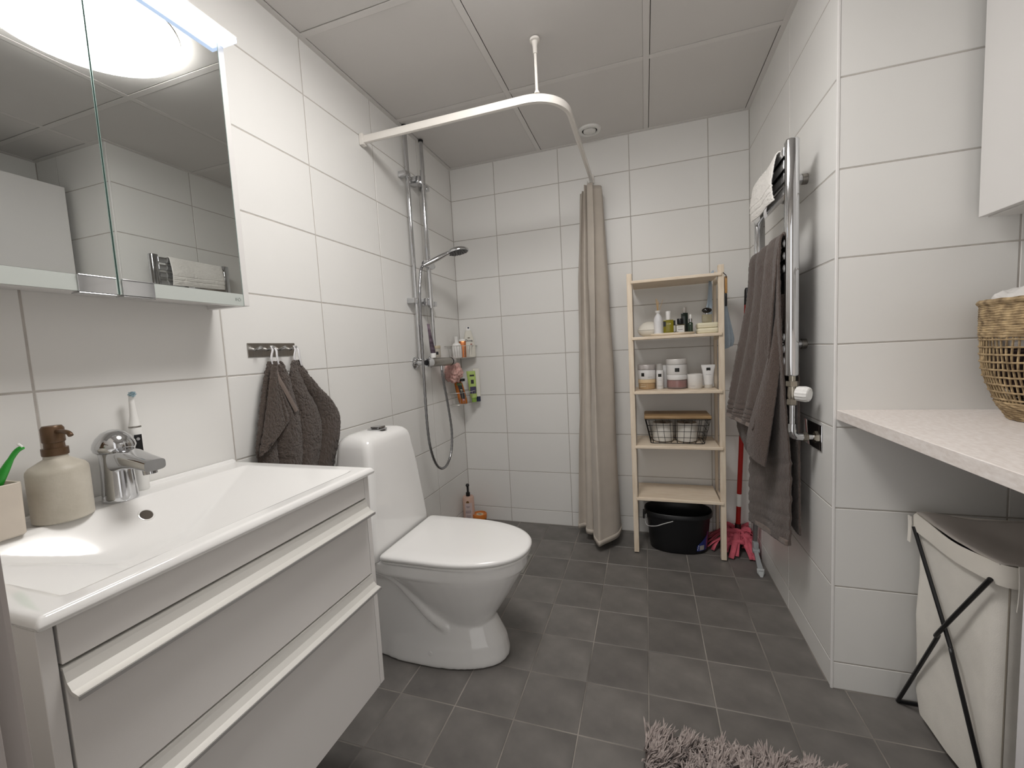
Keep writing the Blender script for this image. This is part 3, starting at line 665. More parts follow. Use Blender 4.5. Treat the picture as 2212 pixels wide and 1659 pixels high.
# ------------------------------------------------------------------ bottle and jar on the floor, drain
p = (.048, -.122); t = thing('pump_bottle', 'pale pink pump bottle with black pump on the floor in the corner', 'bottle', (*p, 0))
m_pink = M('pale_pink_plastic', (205, 172, 156), .35, var=.02)
mk('body', lathe(B(), [(.037, .0006), (.0385, .004), (.0380, .10), (.0365, .193), (.033, .199), (.012, .2005)], (*p, 0), 36), m_pink, t, True)
mk('pump', lathe(B(), [(.013, .201), (.0135, .205), (.0135, .223), (.0075, .225), (.006, .232), (.0068, .262), (.011, .266), (.0125, .272), (.008, .280), (.0, .281)], (*p, 0), 20), m_black, t, True)
a_ = facing(p)
mk('label', patch(B(), (*p, 0), .0384, a_ - .62, a_ + .62, .045, .165, 10), M('lilac_label', (205, 188, 186), .4), t)
m_gold = M('brown_ring_print', (120, 88, 52), .4)
mk('round_emblem', lathe(B(), [(.0095, 0), (.0095, .0008), (.0052, .0009), (.005, .0003)], Vector((*p, .170)) + Vector((math.cos(a_ - .15), math.sin(a_ - .15), 0)) * .0372, 24, mat=Matrix.Rotation(a_ - .15, 3, 'Z') @ Matrix.Rotation(PI / 2, 3, 'Y')), m_gold, t)
bm = B()
for k, (z, w_) in enumerate(((.142, .30), (.136, .24), (.113, .42), (.106, .46), (.099, .44), (.082, .34), (.075, .36), (.068, .30))):
    patch(bm, (*p, 0), .0390, a_ - .12 - w_, a_ - .12 + w_, z, z + .0028, 6)
mk('label_print', bm, M('grey_print', (132, 118, 120), .5), t)
p = (.117, -.112); t = thing('body_butter_jar', 'round orange jar on the floor beside the pink pump bottle', 'jar', (*p, 0))
m_oj = M('orange_jar', (196, 112, 42), .3, var=.08)
mk('jar', lathe(B(), [(.038, .0006), (.041, .004), (.0435, .056)], (*p, 0), 40), M('amber_jar_print', (120, 62, 26), .35, var=.5, c2=(188, 104, 40), scale=55), t, True)
ld = mk('lid', lathe(B(), [(.0445, .0565), (.0462, .058), (.0462, .082), (.0445, .085), (.040, .0852), (.039, .0815), (.0, .0815)], (*p, 0), 40), m_oj, t, True)
mk('lid_label', lathe(B(), [(.020, .0817), (.0195, .0826), (.0, .0828)], (p[0] + .003, p[1] - .004, 0), 28, sx=1.2), M('cream_sticker', (205, 190, 160), .5), ld)
mk('lid_print', lathe(B(), [(.011, .0829), (.0, .0832)], (p[0] + .003, p[1] - .004, 0), 20, sx=1.2, sy=.45), m_ink, ld)
t = thing('floor_drain', 'square steel floor drain frame sunk in the tiles behind the toilet', 'drain', (.452, -.502, 0))
bm = B()
for a in ((.355, .549, -.599, -.585), (.355, .549, -.419, -.405), (.355, .369, -.585, -.419), (.535, .549, -.585, -.419)): box(bm, *a, .0004, .0026, .0006, 1)
mk('frame', bm, M('dull_steel', (150, 148, 142), .45, .6), t)
for k in range(8): mk('grate_bar', box(B(), .372 + k * .0205, .385 + k * .0205, -.584, -.420, .0004, .0022), M('dull_steel'), t)

# ------------------------------------------------------------------ curtain rail
RZ_, RY_, RXX = 2.072, -.890, .893
t = thing('curtain_rail', 'white curved shower curtain rail hung from the ceiling by a rod', 'curtain rail', (.45, RY_, RZ_))
path = [(0.008, RY_), (.30, RY_), (.60, RY_)]; rc = .150
path += [(RXX - rc + rc * math.sin(a), RY_ + rc - rc * math.cos(a)) for a in [PI / 2 * k / 14 for k in range(15)]]
path += [(RXX, -.5), (RXX, -.25), (RXX, -.008)]
rings = []
for i, q in enumerate(path):
    a, b = path[max(i - 1, 0)], path[min(i + 1, len(path) - 1)]; d = Vector((b[0] - a[0], b[1] - a[1], 0)).normalized(); n_ = Vector((d.y, -d.x, 0))
    sec = [(-.008, -.015), (-.003, -.017), (.003, -.017), (.008, -.015), (.009, -.008), (.009, .009), (.006, .015), (-.006, .015), (-.009, .009), (-.009, -.008)]
    rings.append([Vector((q[0], q[1], RZ_)) + n_ * s + Vector((0, 0, z)) for s, z in sec])
bm = B(); loft(bm, rings); m_rail = M('white_rail_lacquer', (236, 232, 226), .25, var=.006); mk('rail', bm, m_rail, t, 50)
mk('wall_bracket', box(B(), .0006, .020, RY_ - .014, RY_ + .014, RZ_ - .024, RZ_ + .024, .003), m_rail, t)
mk('wall_bracket', box(B(), RXX - .014, RXX + .014, -.020, -.0006, RZ_ - .024, RZ_ + .024, .003), m_rail, t)
rp = (.795, RY_ + .006)
rd = mk('ceiling_rod', cyl(B(), (*rp, RZ_ + .014), (*rp, ZC), .0055, None, 16), m_rail, t, True)
mk('rod_cup', lathe(B(), [(.008, ZC - .055), (.0085, ZC - .03), (.012, ZC - .012), (.019, ZC - .010), (.019, ZC - .0022)], (*rp, 0), 24), m_rail, rd, True)
mk('rod_clip', lathe(B(), [(.011, RZ_ + .0155), (.009, RZ_ + .022), (.0065, RZ_ + .027)], (*rp, 0), 16), m_rail, rd, True)
# curtain, pushed together against the back wall
t = thing('shower_curtain', 'taupe fabric shower curtain gathered beside the shelf', 'shower curtain', (.89, -.17, .05))
bot = [(.905, -.030), (.800, -.040), (.752, -.085), (.765, -.135), (.800, -.120), (.812, -.175), (.850, -.195), (.862, -.150), (.868, -.255), (.893, -.315), (.935, -.290), (.985, -.215), (1.010, -.140), (.985, -.085), (.940, -.060)]
top = [(.890, -.024), (.850, -.030), (.836, -.052), (.842, -.075), (.862, -.070), (.866, -.110), (.876, -.142), (.888, -.110), (.892, -.150), (.902, -.165), (.916, -.135), (.934, -.122), (.958, -.090), (.950, -.060), (.925, -.045)]
zt = [2.000, 1.996, 1.990, 1.992, 1.996, 2.000, 2.002, 2.004, 2.002, 2.000, 1.998, 1.996, 1.990, 1.992, 1.994]
zb_ = [.050, .050, .052, .050, .050, .046, .046, .048, .042, .040, .046, .052, .058, .056, .054]
T3 = [(a[0], a[1], z) for a, z in zip(top, zt)]; B3 = [(a[0], a[1], z) for a, z in zip(bot, zb_)]
def curt(u, v):
    a = sample(T3, u); b = sample(B3, u); k = v ** .85
    x, y, z = [p_ + (q_ - p_) * k for p_, q_ in zip(a, b)]; z = a[2] + (b[2] - a[2]) * v
    w_ = .006 * math.sin(v * 7 + u * 20) * math.sin(PI * v)
    pl_ = .0085 * (1 - .45 * v); x += pl_ * math.sin(u * 41 + 1.2 * v); y += pl_ * .7 * math.cos(u * 41 + 1.2 * v)
    return Vector((x + w_ + noise.noise((u * 9, v * 6, 2)) * .008 * math.sin(PI * min(1, v * 1.2)), min(y + noise.noise((u * 9, v * 6, 8)) * .007 * math.sin(PI * min(1, v * 1.2)), -.012), z))
m_curt = M('taupe_fabric', (190, 181, 170), .85, var=.05, scale=12, bump=.25, bscale=900, sheen=.15)
solidify(mk('cloth', grid(B(), curt, 260, 70), m_curt, t, 'all'), .0016)
def hem(u, v):
    p_ = curt(u, .985 + .012 * v); q_ = curt(min(u + .004, 1), .985); r_ = curt(max(u - .004, 0), .985); d = (q_ - r_).normalized(); n_ = Vector((d.y, -d.x, 0)).normalized()
    return p_ + n_ * .0012
solidify(mk('hem', grid(B(), hem, 260, 2), M('taupe_hem', (196, 187, 176), .85, var=.03), t, 'all'), .0042, 0)
for k in range(9):
    y = -.030 - k * .0150
    bm = B(); tube(bm, spline([(RXX, y, RZ_ - .016), (RXX + .010, y, RZ_ - .030), (RXX + .010, y, RZ_ - .056), (RXX, y + .002, RZ_ - .070), (RXX - .008, y, RZ_ - .058)], 4), .0022, 6)
    mk('hook', bm, M('clear_plastic', (225, 222, 216), .2, trans=.3), t, True)

# ------------------------------------------------------------------ wooden shelf unit
m_wood = M('pale_birch', (232, 213, 188), .5, var=.05, c2=(243, 229, 209), scale=5, stretch=(2, 14, 14), bump=.1, bscale=60)
m_woodv = M('pale_birch_upright', (230, 212, 188), .5, var=.05, c2=(242, 228, 208), scale=5, stretch=(14, 14, 2), bump=.1, bscale=60)
t = thing('shelf_unit', 'pale wooden shelf unit with five shelves against the back wall', 'shelf', (1.305, -.145, 0))
SZ = [.310, .590, .876, 1.157, 1.443]
for x0, x1 in ((1.079, 1.1045), (1.504, 1.5295)):
    for y0, y1 in ((-.268, -.242), (-.042, -.016)):
        xa, xb = (x0, x1) if y0 < -.1 else ((x0, x0 + .0145) if x0 < 1.3 else (x1 - .0145, x1))
        l = mk('leg', box(B(), xa, xb, y0, y1, .004, 1.481, .002, 1), m_woodv, t)
        mk('foot_pad', box(B(), xa + .002, xb - .002, y0 + .002, y1 - .002, .0005, .0038), m_black, l)
    for z in SZ: mk('side_rail', box(B(), x0 + .001 if x0 < 1.3 else x1 - .013, x0 + .013 if x0 < 1.3 else x1 - .001, -.241, -.043, z - .034, z - .0165, .0015, 1), m_wood, t)
for z in SZ:
    bm = B(); box(bm, 1.1055, 1.5030, -.2685, -.020, z - .015, z, .002, 1); box(bm, 1.0975, 1.5185, -.277, -.2690, z - .015, z, .003, 2)
    mk('shelf_board', bm, m_wood, t)

# ---- second shelf from the top
z2 = SZ[3] + .0006
t = thing('lidded_dish', 'oval white lidded dish at the end of the perfume shelf', 'dish', (1.185, -.150, z2))
m_cer = M('matt_white_ceramic', (226, 222, 212), .55, var=.02)
mk('bowl', lathe(B(), [(.030, z2), (.050, z2 + .012), (.062, z2 + .030), (.0625, z2 + .033)], (1.186, -.150, 0), 40, sy=.72), m_cer, t, True)
mk('lid', lathe(B(), [(.0625, z2 + .0345), (.062, z2 + .038), (.052, z2 + .056), (.034, z2 + .072), (.014, z2 + .079), (.0, z2 + .080)], (1.186, -.150, 0), 40, sy=.72), m_cer, t, True)
t = thing('wavy_tray', 'cream wavy-edged tray under the perfume bottles', 'tray', (1.292, -.165, z2))
def tray(off, z, n=48):
    return [Vector((1.292 + (.112 + off) * math.cos(a) * (1 + .05 * math.sin(3 * a + 1)), -.165 + (.066 + off) * math.sin(a) * (1 + .08 * math.sin(5 * a)), z)) for a in [2 * PI * k / n for k in range(n)]]
bm = B(); loft(bm, [tray(-.012, z2), tray(-.002, z2 + .006), tray(0, z2 + .013), tray(-.004, z2 + .0135), tray(-.012, z2 + .0095)]); mk('tray', bm, M('cream_ceramic', (246, 237, 222), .45, var=.03), t, 60)
zt_ = z2 + .0100
p = (1.229, -.200); t = thing('reed_diffuser', 'white ribbed diffuser bottle with thin reeds', 'diffuser', (*p, zt_))
mk('bottle', lathe(B(), [(.0185, zt_), (.0205, zt_ + .002), (.0212, zt_ + .06), (.0208, zt_ + .078), (.0155, zt_ + .092), (.0085, zt_ + .102), (.0085, zt_ + .106)], (*p, 0), 32), M('white_ribbed', (224, 224, 226), .4), t, True)
mk('collar', lathe(B(), [(.0085, zt_ + .1062), (.0125, zt_ + .110), (.0140, zt_ + .120), (.012, zt_ + .1205), (.0, zt_ + .119)], (*p, 0), 28), m_white, t, True)
m_reed = M('reed', (190, 160, 116), .7)
for dx_, dy_, h in ((-.010, .0, .060), (-.006, .004, .062), (-.003, -.003, .058), (.002, .003, .050), (.004, -.002, .044), (.026, .002, .056)):
    mk('reed', tube(B(), [(p[0], p[1], zt_ + .100), (p[0] + dx_, p[1] + dy_, zt_ + .121 + h)], .0011, 6), m_reed, t)
m_pglass = M('olive_perfume', (142, 132, 30), .08, var=.1, scale=12, trans=.25)
p = (1.279, -.185); t = thing('perfume_bottle', 'square olive green perfume bottle with a tall white cap', 'perfume', (*p, zt_))
mk('bottle', box(B(), p[0] - .025, p[0] + .025, p[1] - .012, p[1] + .012, zt_ + .0003, zt_ + .070, .003), m_pglass, t, 40)
mk('cap', lathe(B(), [(.012, zt_ + .0703), (.0125, zt_ + .072), (.0125, zt_ + .113), (.0115, zt_ + .115)], (*p, 0), 28), m_white, t, True)
text('print', 'C.AIR', .0085, (p[0] + .002, p[1] - .0126, zt_ + .049), (1, 0, 0), (0, 0, 1), M('pale_print', (225, 220, 190), .5), t)
mk('black_tab', box(B(), p[0] - .0256, p[0] - .0125, p[1] - .0128, p[1] - .0122, zt_ + .037, zt_ + .063), m_black, t)
mk('black_tab', box(B(), p[0] + .0251, p[0] + .0345, p[1] - .006, p[1] + .006, zt_ + .040, zt_ + .066, .001), m_black, t)
p = (1.337, -.175); t = thing('perfume_bottle', 'small perfume bottle with white label and black cap', 'perfume', (*p, zt_))
mk('bottle', box(B(), p[0] - .0225, p[0] + .0225, p[1] - .011, p[1] + .011, zt_ + .0003, zt_ + .045, .003), M('smoky_glass', (120, 112, 90), .08, trans=.4), t, 40)
mk('label', box(B(), p[0] - .019, p[0] + .019, p[1] - .0118, p[1] - .0112, zt_ + .004, zt_ + .038), M('paper_label', (222, 220, 216), .6), t)
for za, zb in ((.030, .0318), (.0165, .019)): mk('label_print', box(B(), p[0] - .0115, p[0] + .0115, p[1] - .0122, p[1] - .0119, zt_ + za, zt_ + zb), M('grey_ink', (120, 118, 116), .6), t)
mk('cap', lathe(B(), [(.0145, zt_ + .0455), (.015, zt_ + .047), (.015, zt_ + .072), (.014, zt_ + .0735)], (*p, 0), 28), m_black, t, True)
p = (1.361, -.140); t = thing('serum_bottle', 'tall dark green bottle with a grey cap behind the small perfume', 'bottle', (*p, zt_))
mk('bottle', box(B(), p[0] - .0165, p[0] + .0165, p[1] - .011, p[1] + .011, zt_ + .0003, zt_ + .103, .003), M('dark_green_glass', (26, 36, 30), .1, var=.1), t, 40)
mk('cap', lathe(B(), [(.0098, zt_ + .1035), (.0098, zt_ + .131), (.009, zt_ + .132)], (*p, 0), 24), M('grey_cap', (158, 152, 146), .35), t, True)
p = (1.388, -.160); t = thing('dropper_bottle', 'small green glass dropper bottle with white teat', 'bottle', (*p, zt_))
mk('bottle', lathe(B(), [(.0105, zt_ + .0003), (.0115, zt_ + .002), (.0115, zt_ + .048), (.007, zt_ + .053)], (*p, 0), 24), M('bottle_green_glass', (52, 66, 54), .1), t, True)
mk('collar', lathe(B(), [(.0085, zt_ + .0535), (.0085, zt_ + .071)], (*p, 0), 24), m_chrome, t, True)
mk('teat', lathe(B(), [(.0075, zt_ + .0715), (.006, zt_ + .078), (.0062, zt_ + .087), (.004, zt_ + .093), (.0, zt_ + .094)], (*p, 0), 20), m_white, t, True)
p = (1.312, -.208); t = thing('hair_clip', 'tiny dark hair clip lying on the wavy tray', 'hair clip', (*p, zt_))
bm = B(); tube(bm, spline([(p[0] - .012, p[1], zt_ + .002), (p[0] - .004, p[1] + .002, zt_ + .006), (p[0] + .004, p[1], zt_ + .003), (p[0] + .012, p[1] + .001, zt_ + .006)], 4), .002, 8); mk('clip', bm, M('dark_brown', (44, 36, 24), .4), t)
m_soap = M('cream_soap_box', (232, 226, 200), .5, var=.02)
for k, lab in ((0, 'cream soap box, lower of the stack of two'), (1, 'cream soap box under the black-capped perfume')):
    zz = z2 + k * .0272
    t = thing('soap_box', lab, 'box', (1.464, -.160, zz))
    mk('box', box(B(), 1.416, 1.513 - .001 * k, -.205, -.115, zz + .0002, zz + .0268, .007, 3), m_soap, t, 40)
    mk('seam', box(B(), 1.4152, 1.5138 - .001 * k, -.2058, -.1142, zz + .0128, zz + .0138, .0003, 1), M('cream_seam', (205, 198, 170), .6), t)
zz = z2 + .0546; p = (1.466, -.160)
t = thing('perfume_bottle', 'clear perfume bottle with a glossy black oval stopper on soap boxes', 'perfume', (*p, zz))
mk('bottle', box(B(), p[0] - .0235, p[0] + .0235, p[1] - .011, p[1] + .011, zz + .0002, zz + .042, .004), M('champagne_glass', (196, 188, 160), .06, trans=.55), t, 40)
mk('neck', lathe(B(), [(.0065, zz + .0424), (.0065, zz + .049)], (*p, 0), 20), m_chrome, t, True)
mk('stopper', lathe(B(), [(.006, zz + .0492), (.018, zz + .053), (.0245, zz + .061), (.022, zz + .069), (.012, zz + .075), (.0, zz + .0765)], (*p, 0), 36, sy=.6), M('glossy_black', (12, 12, 14), .04, coat=.5), t, True)

# ---- third shelf
z3 = SZ[2] + .0006
def jar_label(t, p, r, z0, a, w, h):
    mk('square_emblem', patch(B(), (*p, 0), r, a - w / r / 2, a + w / r / 2, z0, z0 + h, 5), M('black_emblem', (26, 26, 22), .4), t)
m_jarw = M('glossy_white_jar', (226, 225, 224), .2, var=.01)
p = (1.166, -.150); t = thing('body_scrub_jar', 'amber glass jar with beige lid under a white tub', 'jar', (*p, z3), None)
mk('jar', lathe(B(), [(.040, z3), (.0435, z3 + .003), (.0440, z3 + .032), (.042, z3 + .034)], (*p, 0), 44), M('amber_beige', (184, 154, 116), .25, var=.04), t, True)
mk('lid', lathe(B(), [(.0455, z3 + .0345), (.0460, z3 + .036), (.0460, z3 + .052), (.0450, z3 + .0535)], (*p, 0), 44), M('beige_gloss_lid', (222, 196, 158), .3), t, True)
mk('print', box(box(B(), p[0] - .030, p[0] - .010, p[1] - .0432, p[1] - .0428, z3 + .026, z3 + .0275), p[0] - .034, p[0] - .006, p[1] - .0434, p[1] - .043, z3 + .0155, z3 + .018), M('cream_print'), t)
zz = z3 + .054; t = thing('body_cream_tub', 'white tub with black square emblem stacked on the amber jar', 'tub', (*p, zz))
mk('tub', lathe(B(), [(.0440, zz), (.0462, zz + .003), (.0462, zz + .048), (.0450, zz + .050)], (*p, 0), 44), m_jarw, t, True)
mk('lid', lathe(B(), [(.0462, zz + .0515), (.0470, zz + .053), (.0470, zz + .074), (.0455, zz + .077), (.0, zz + .078)], (*p, 0), 44), M('pearl_lid', (196, 190, 188), .35, .2), t, True)
jar_label(t, p, .0463, zz + .0165, -PI / 2 - .46, .0165, .0185)
mk('small_print', patch(B(), (*p, 0), .0463, -PI / 2 + .12, -PI / 2 + .62, zz + .012, zz + .014, 5), M('light_grey_print', (176, 176, 176), .5), t)
p = (1.232, -.170); t = thing('spray_can', 'slim white spray can with clear cap and black square emblem', 'spray can', (*p, z3))
mk('can', lathe(B(), [(.0165, z3), (.0180, z3 + .002), (.0180, z3 + .096), (.0160, z3 + .101)], (*p, 0), 32), m_jarw, t, True)
mk('cap', lathe(B(), [(.0160, z3 + .1015), (.0160, z3 + .123), (.0140, z3 + .132), (.008, z3 + .1355), (.0, z3 + .136)], (*p, 0), 32), M('clear_cap', (206, 204, 200), .15, trans=.35), t, True)
jar_label(t, p, .0181, z3 + .066, -PI / 2 - .05, .0165, .016)
mk('small_print', patch(patch(B(), (*p, 0), .0181, -PI / 2 - .5, -PI / 2 + .5, z3 + .048, z3 + .049, 5), (*p, 0), .0181, -PI / 2 - .7, -PI / 2 + .7, z3 + .016, z3 + .018, 5), M('light_grey_print'), t)
p = (1.258, -.105); t = thing('lotion_carton', 'narrow white carton half hidden behind the spray can', 'box', (*p, z3))
mk('carton', box(B(), p[0] - .017, p[0] + .010, p[1] - .017, p[1] + .017, z3, z3 + .124, .001, 1), m_jarw, t)
p = (1.317, -.150); t = thing('body_scrub_jar', 'clear jar of pink scrub with white lid under a large white tub', 'jar', (*p, z3))
mk('jar', lathe(B(), [(.046, z3), (.0502, z3 + .003), (.0502, z3 + .046), (.048, z3 + .0475)], (*p, 0), 48), M('clear_jar_glass', (212, 196, 192), .06, trans=.75), t, True)
mk('contents', lathe(B(), [(.038, z3 + .006), (.0445, z3 + .010), (.0445, z3 + .044)], (*p, 0), 44), M('pink_scrub', (214, 134, 136), .5, var=.12, scale=25), t, True)
mk('lid', lathe(B(), [(.0500, z3 + .048), (.0510, z3 + .050), (.0510, z3 + .072), (.0495, z3 + .074)], (*p, 0), 48), m_jarw, t, True)
zz = z3 + .0745; t = thing('body_cream_tub', 'large white tub with black square emblem stacked on the pink jar', 'tub', (*p, zz))
mk('tub', lathe(B(), [(.0490, zz), (.0520, zz + .004), (.0525, zz + .05), (.0505, zz + .052)], (*p, 0), 48), m_jarw, t, True)
mk('lid', lathe(B(), [(.0515, zz + .0535), (.0523, zz + .055), (.0523, zz + .079), (.0505, zz + .082), (.0, zz + .083)], (*p, 0), 48), M('white_pearl_lid', (212, 209, 206), .35, .1), t, True)
jar_label(t, p, .0526, zz + .016, -PI / 2 - .02, .022, .0195)
p = (1.404, -.165); t = thing('white_candle', 'plain white ceramic candle beside the pink jar', 'candle', (*p, z3))
mk('cup', lathe(B(), [(.033, z3), (.0355, z3 + .003), (.0368, z3 + .073), (.0355, z3 + .0745), (.0335, z3 + .074), (.033, z3 + .066), (.0, z3 + .066)], (*p, 0), 40), M('white_ceramic_cup', (222, 219, 215), .4), t, True)
mk('print', patch(B(), (*p, 0), .0359, -PI / 2 - .75, -PI / 2 - .05, z3 + .0135, z3 + .015, 6), M('light_grey_print'), t)
mk('wick', cyl(B(), (*p, z3 + .066), (*p, z3 + .072), .0008, None, 6), m_black, t)
p = (1.468, -.165); t = thing('cream_tube', 'white flared cream tube standing on its cap with black emblem', 'tube', (*p, z3))
mk('cap', lathe(B(), [(.0190, z3), (.0205, z3 + .003), (.0200, z3 + .018)], (*p, 0), 32), M('pearl_grey_cap', (205, 200, 192), .35), t, True)
bm = B(); loft(bm, [[Vector((p[0] + w * math.cos(a), p[1] + d * math.sin(a), z3 + z)) for a in [2 * PI * k / 32 for k in range(32)]] for z, w, d in ((.0185, .0205, .0185), (.05, .0235, .017), (.09, .0285, .010), (.110, .0325, .003), (.120, .0335, .0015))])
mk('body', bm, m_jarw, t, True)
mk('square_emblem', box(B(), p[0] - .010, p[0] + .009, p[1] - .0095, p[1] - .0089, z3 + .0885, z3 + .1055), M('black_emblem'), t)
mk('small_print', box(B(), p[0] - .014, p[0] + .012, p[1] - .0142, p[1] - .0136, z3 + .070, z3 + .0715), M('light_grey_print'), t)

# ---- fourth shelf: wire basket with wooden lid and two paper rolls
z4 = SZ[1] + .0006
t = thing('wire_basket', 'black wire basket with a wooden lid holding paper rolls', 'basket', (1.310, -.140, z4))
m_bw = M('black_wire', (14, 13, 13), .5)
def brect(k, z):   # k 0 bottom .. 1 top
    hx = .132 + .027 * k; hy = .072 + .020 * k
    return hx, hy
def bring(k, n=8):
    hx, hy = brect(k, 0); z = z4 + .003 + .128 * k; r = .016; out = []
    for sx, sy, a0 in ((1, 1, 0), (-1, 1, 1), (-1, -1, 2), (1, -1, 3)):
        out += [Vector((1.310 + sx * (hx - r) + r * math.cos(PI / 2 * (a0 + q / 4)), -.145 + sy * (hy - r) + r * math.sin(PI / 2 * (a0 + q / 4)), z)) for q in range(5)]
    return out + out[:1]
for k in (0, .24, .50, .76, 1): mk('ring_wire', tube(B(), bring(k), .0022 if k in (0, 1) else .0013, 6), m_bw, t, True)
def up(dx_, sy, t_):
    a, b = brect(1, 0), brect(0, 0); f = dx_
    mk('upright_wire', tube(B(), [(1.310 + f * a[0], -.145 + sy * a[1], z4 + .131), (1.310 + f * b[0], -.145 + sy * b[1], z4 + .003)], .0013, 6), m_bw, t_)
for k in range(9):
    for sy in (-1, 1): up(-.9 + .225 * k, sy, t)
for sx in (-1, 1):
    for k in range(5):
        g = -.8 + .4 * k; a, b = brect(1, 0), brect(0, 0)
        mk('upright_wire', tube(B(), [(1.310 + sx * a[0], -.145 + g * a[1], z4 + .131), (1.310 + sx * b[0], -.145 + g * b[1], z4 + .003)], .0013, 6), m_bw, t)
for k in range(9): mk('base_wire', tube(B(), [(1.310 + (-.9 + .225 * k) * .132, -.217, z4 + .003), (1.310 + (-.9 + .225 * k) * .132, -.073, z4 + .003)], .0013, 6), m_bw, t)
bm = B(); box(bm, 1.147, 1.473, -.240, -.052, z4 + .1335, z4 + .150, .006, 3); mk('lid', bm, M('brown_mango_wood', (150, 120, 84), .5, var=.1, c2=(176, 146, 106), scale=6, stretch=(2, 16, 16)), t, 40)
m_paper = M('toilet_paper', (228, 225, 218), .9, var=.02, bump=.3, bscale=90)
for x in (1.242, 1.362):
    t = thing('toilet_roll', 'white toilet paper roll standing in the black wire basket', 'toilet roll', (x, -.145, z4), 'paper rolls in the wire basket')
    mk('paper', lathe(B(), [(.021, z4 + .006), (.050, z4 + .0055), (.052, z4 + .010), (.0525, z4 + .05), (.052, z4 + .098), (.049, z4 + .103), (.022, z4 + .1025), (.020, z4 + .098)], (x, -.145, 0), 40, cap0=False, cap1=False), m_paper, t, True)
    mk('core', lathe(B(), [(.0195, z4 + .008), (.0195, z4 + .101)], (x, -.145, 0), 24, cap0=False, cap1=False), M('card_core', (120, 100, 78), .9), t)

# ---- hanging on the unit's right-hand posts
t = thing('blue_cloth', 'thin pale blue cloth slung over the end of the top shelf', 'cloth', (1.525, -.15, 1.20))
m_blue = M('pale_blue_cloth', (176, 190, 203), .85, var=.12, scale=16, bump=.3, bscale=300)
IN = [(1.475, -.10, 1.447), (1.500, -.10, 1.475), (1.499, -.11, 1.41), (1.496, -.12, 1.34), (1.490, -.13, 1.28), (1.487, -.13, 1.235)]
IN = [(1.486, -.110, 1.427), (1.482, -.110, 1.36), (1.476, -.108, 1.31), (1.466, -.105, 1.262)]
IN2 = [(1.5025, -.075, 1.427), (1.502, -.08, 1.36), (1.502, -.09, 1.30), (1.502, -.09, 1.278)]
solidify(mk('inner_fall', grid(B(), lambda u, v: Vector([a + (b - a) * u for a, b in zip(sample(IN, v), sample(IN2, v))]) + Vector((.004 * math.sin(u * 9) - .003, 0, .012 * u * v)), 16, 24), m_blue, t, 'all'), .0012)
IN3 = [(1.468, -.107, 1.264), (1.482, -.105, 1.243), (1.494, -.10, 1.225), (1.501, -.10, 1.215)]
IN4 = [(1.5025, -.07, 1.278), (1.5025, -.07, 1.255), (1.5025, -.07, 1.235), (1.5025, -.07, 1.219)]
solidify(mk('inner_tail', grid(B(), lambda u, v: Vector([a + (b - a) * u for a, b in zip(sample(IN3, v), sample(IN4, v))]), 10, 12), m_blue, t, 'all'), .0012)
solidify(mk('tuft', grid(B(), lambda u, v: Vector((1.470 + .034 * u, -.15 + .08 * v, SZ[4] + .003 + .034 * u * math.sin(PI * v) ** .7)), 10, 12), m_blue, t, 'all'), .0012)
OU = [(1.534, -.20, 1.35), (1.533, -.20, 1.25), (1.532, -.20, 1.15), (1.532, -.20, 1.08), (1.540, -.20, 1.072)]
OU2 = [(1.552, -.17, 1.36), (1.566, -.17, 1.26), (1.582, -.17, 1.17), (1.588, -.17, 1.12), (1.580, -.17, 1.088)]
solidify(mk('outer_fall', grid(B(), lambda u, v: Vector([a + (b - a) * u for a, b in zip(sample(OU, v), sample(OU2, v))]) + Vector((.003 * math.sin(u * 11 + v * 3), .006 * math.sin(u * 8), 0)), 16, 30), m_blue, t, 'all'), .0012)
t = thing('bath_brush', 'wooden brush handle dipped in black hanging at the shelf unit', 'brush', (1.545, -.25, 1.3))
mk('handle', box(B(), 1.5335, 1.5445, -.262, -.242, 1.343, 1.425, .003), M('oiled_wood', (176, 132, 76), .5, var=.08, scale=30, stretch=(1, 1, .2)), t, 40)
mk('dipped_end', box(B(), 1.5345, 1.5435, -.261, -.243, 1.282, 1.3428, .003), m_black, t, 40)
mk('strap', tube(B(), [(1.5245, -.270, 1.441), (1.538, -.266, 1.428), (1.539, -.2625, 1.415)], .0018, 6), m_black, t)

# ------------------------------------------------------------------ bucket
bc = (1.308, -.140)
t = thing('bucket', 'black oval plastic bucket under the lowest shelf', 'bucket', (*bc, 0))
m_bk = M('black_bucket_plastic', (24, 25, 28), .38, var=.1)
def oring(hx, hy, z, n=64): return [Vector((bc[0] + hx * math.copysign(abs(math.cos(a)) ** .85, math.cos(a)), bc[1] + hy * math.copysign(abs(math.sin(a)) ** .85, math.sin(a)), z)) for a in [2 * PI * k / n for k in range(n)]]
bm = B(); loft(bm, [oring(.138, .094, .0008), oring(.145, .100, .006), oring(.162, .109, .18), oring(.164, .111, .190), oring(.173, .117, .192), oring(.174, .118, .212), oring(.171, .115, .215), oring(.166, .111, .210), oring(.158, .104, .17), oring(.138, .092, .012)])
mk('shell', bm, m_bk, t, 50)
hn = spline([(bc[0] - .168, bc[1] - .01, .182), (bc[0] - .165, bc[1] - .07, .140), (bc[0] - .12, bc[1] - .110, .150), (bc[0] - .075, bc[1] - .119, .170), (bc[0] - .03, bc[1] - .1225, .188)], 8)
mk('bail', tube(B(), hn, .0024, 8), M('white_wire', (190, 190, 190), .35), t, True)
mk('handle_lug', box(B(), bc[0] - .182, bc[0] - .166, bc[1] - .022, bc[1] + .022, .150, .190, .003), m_bk, t)
a0, a1 = -.98, -.58
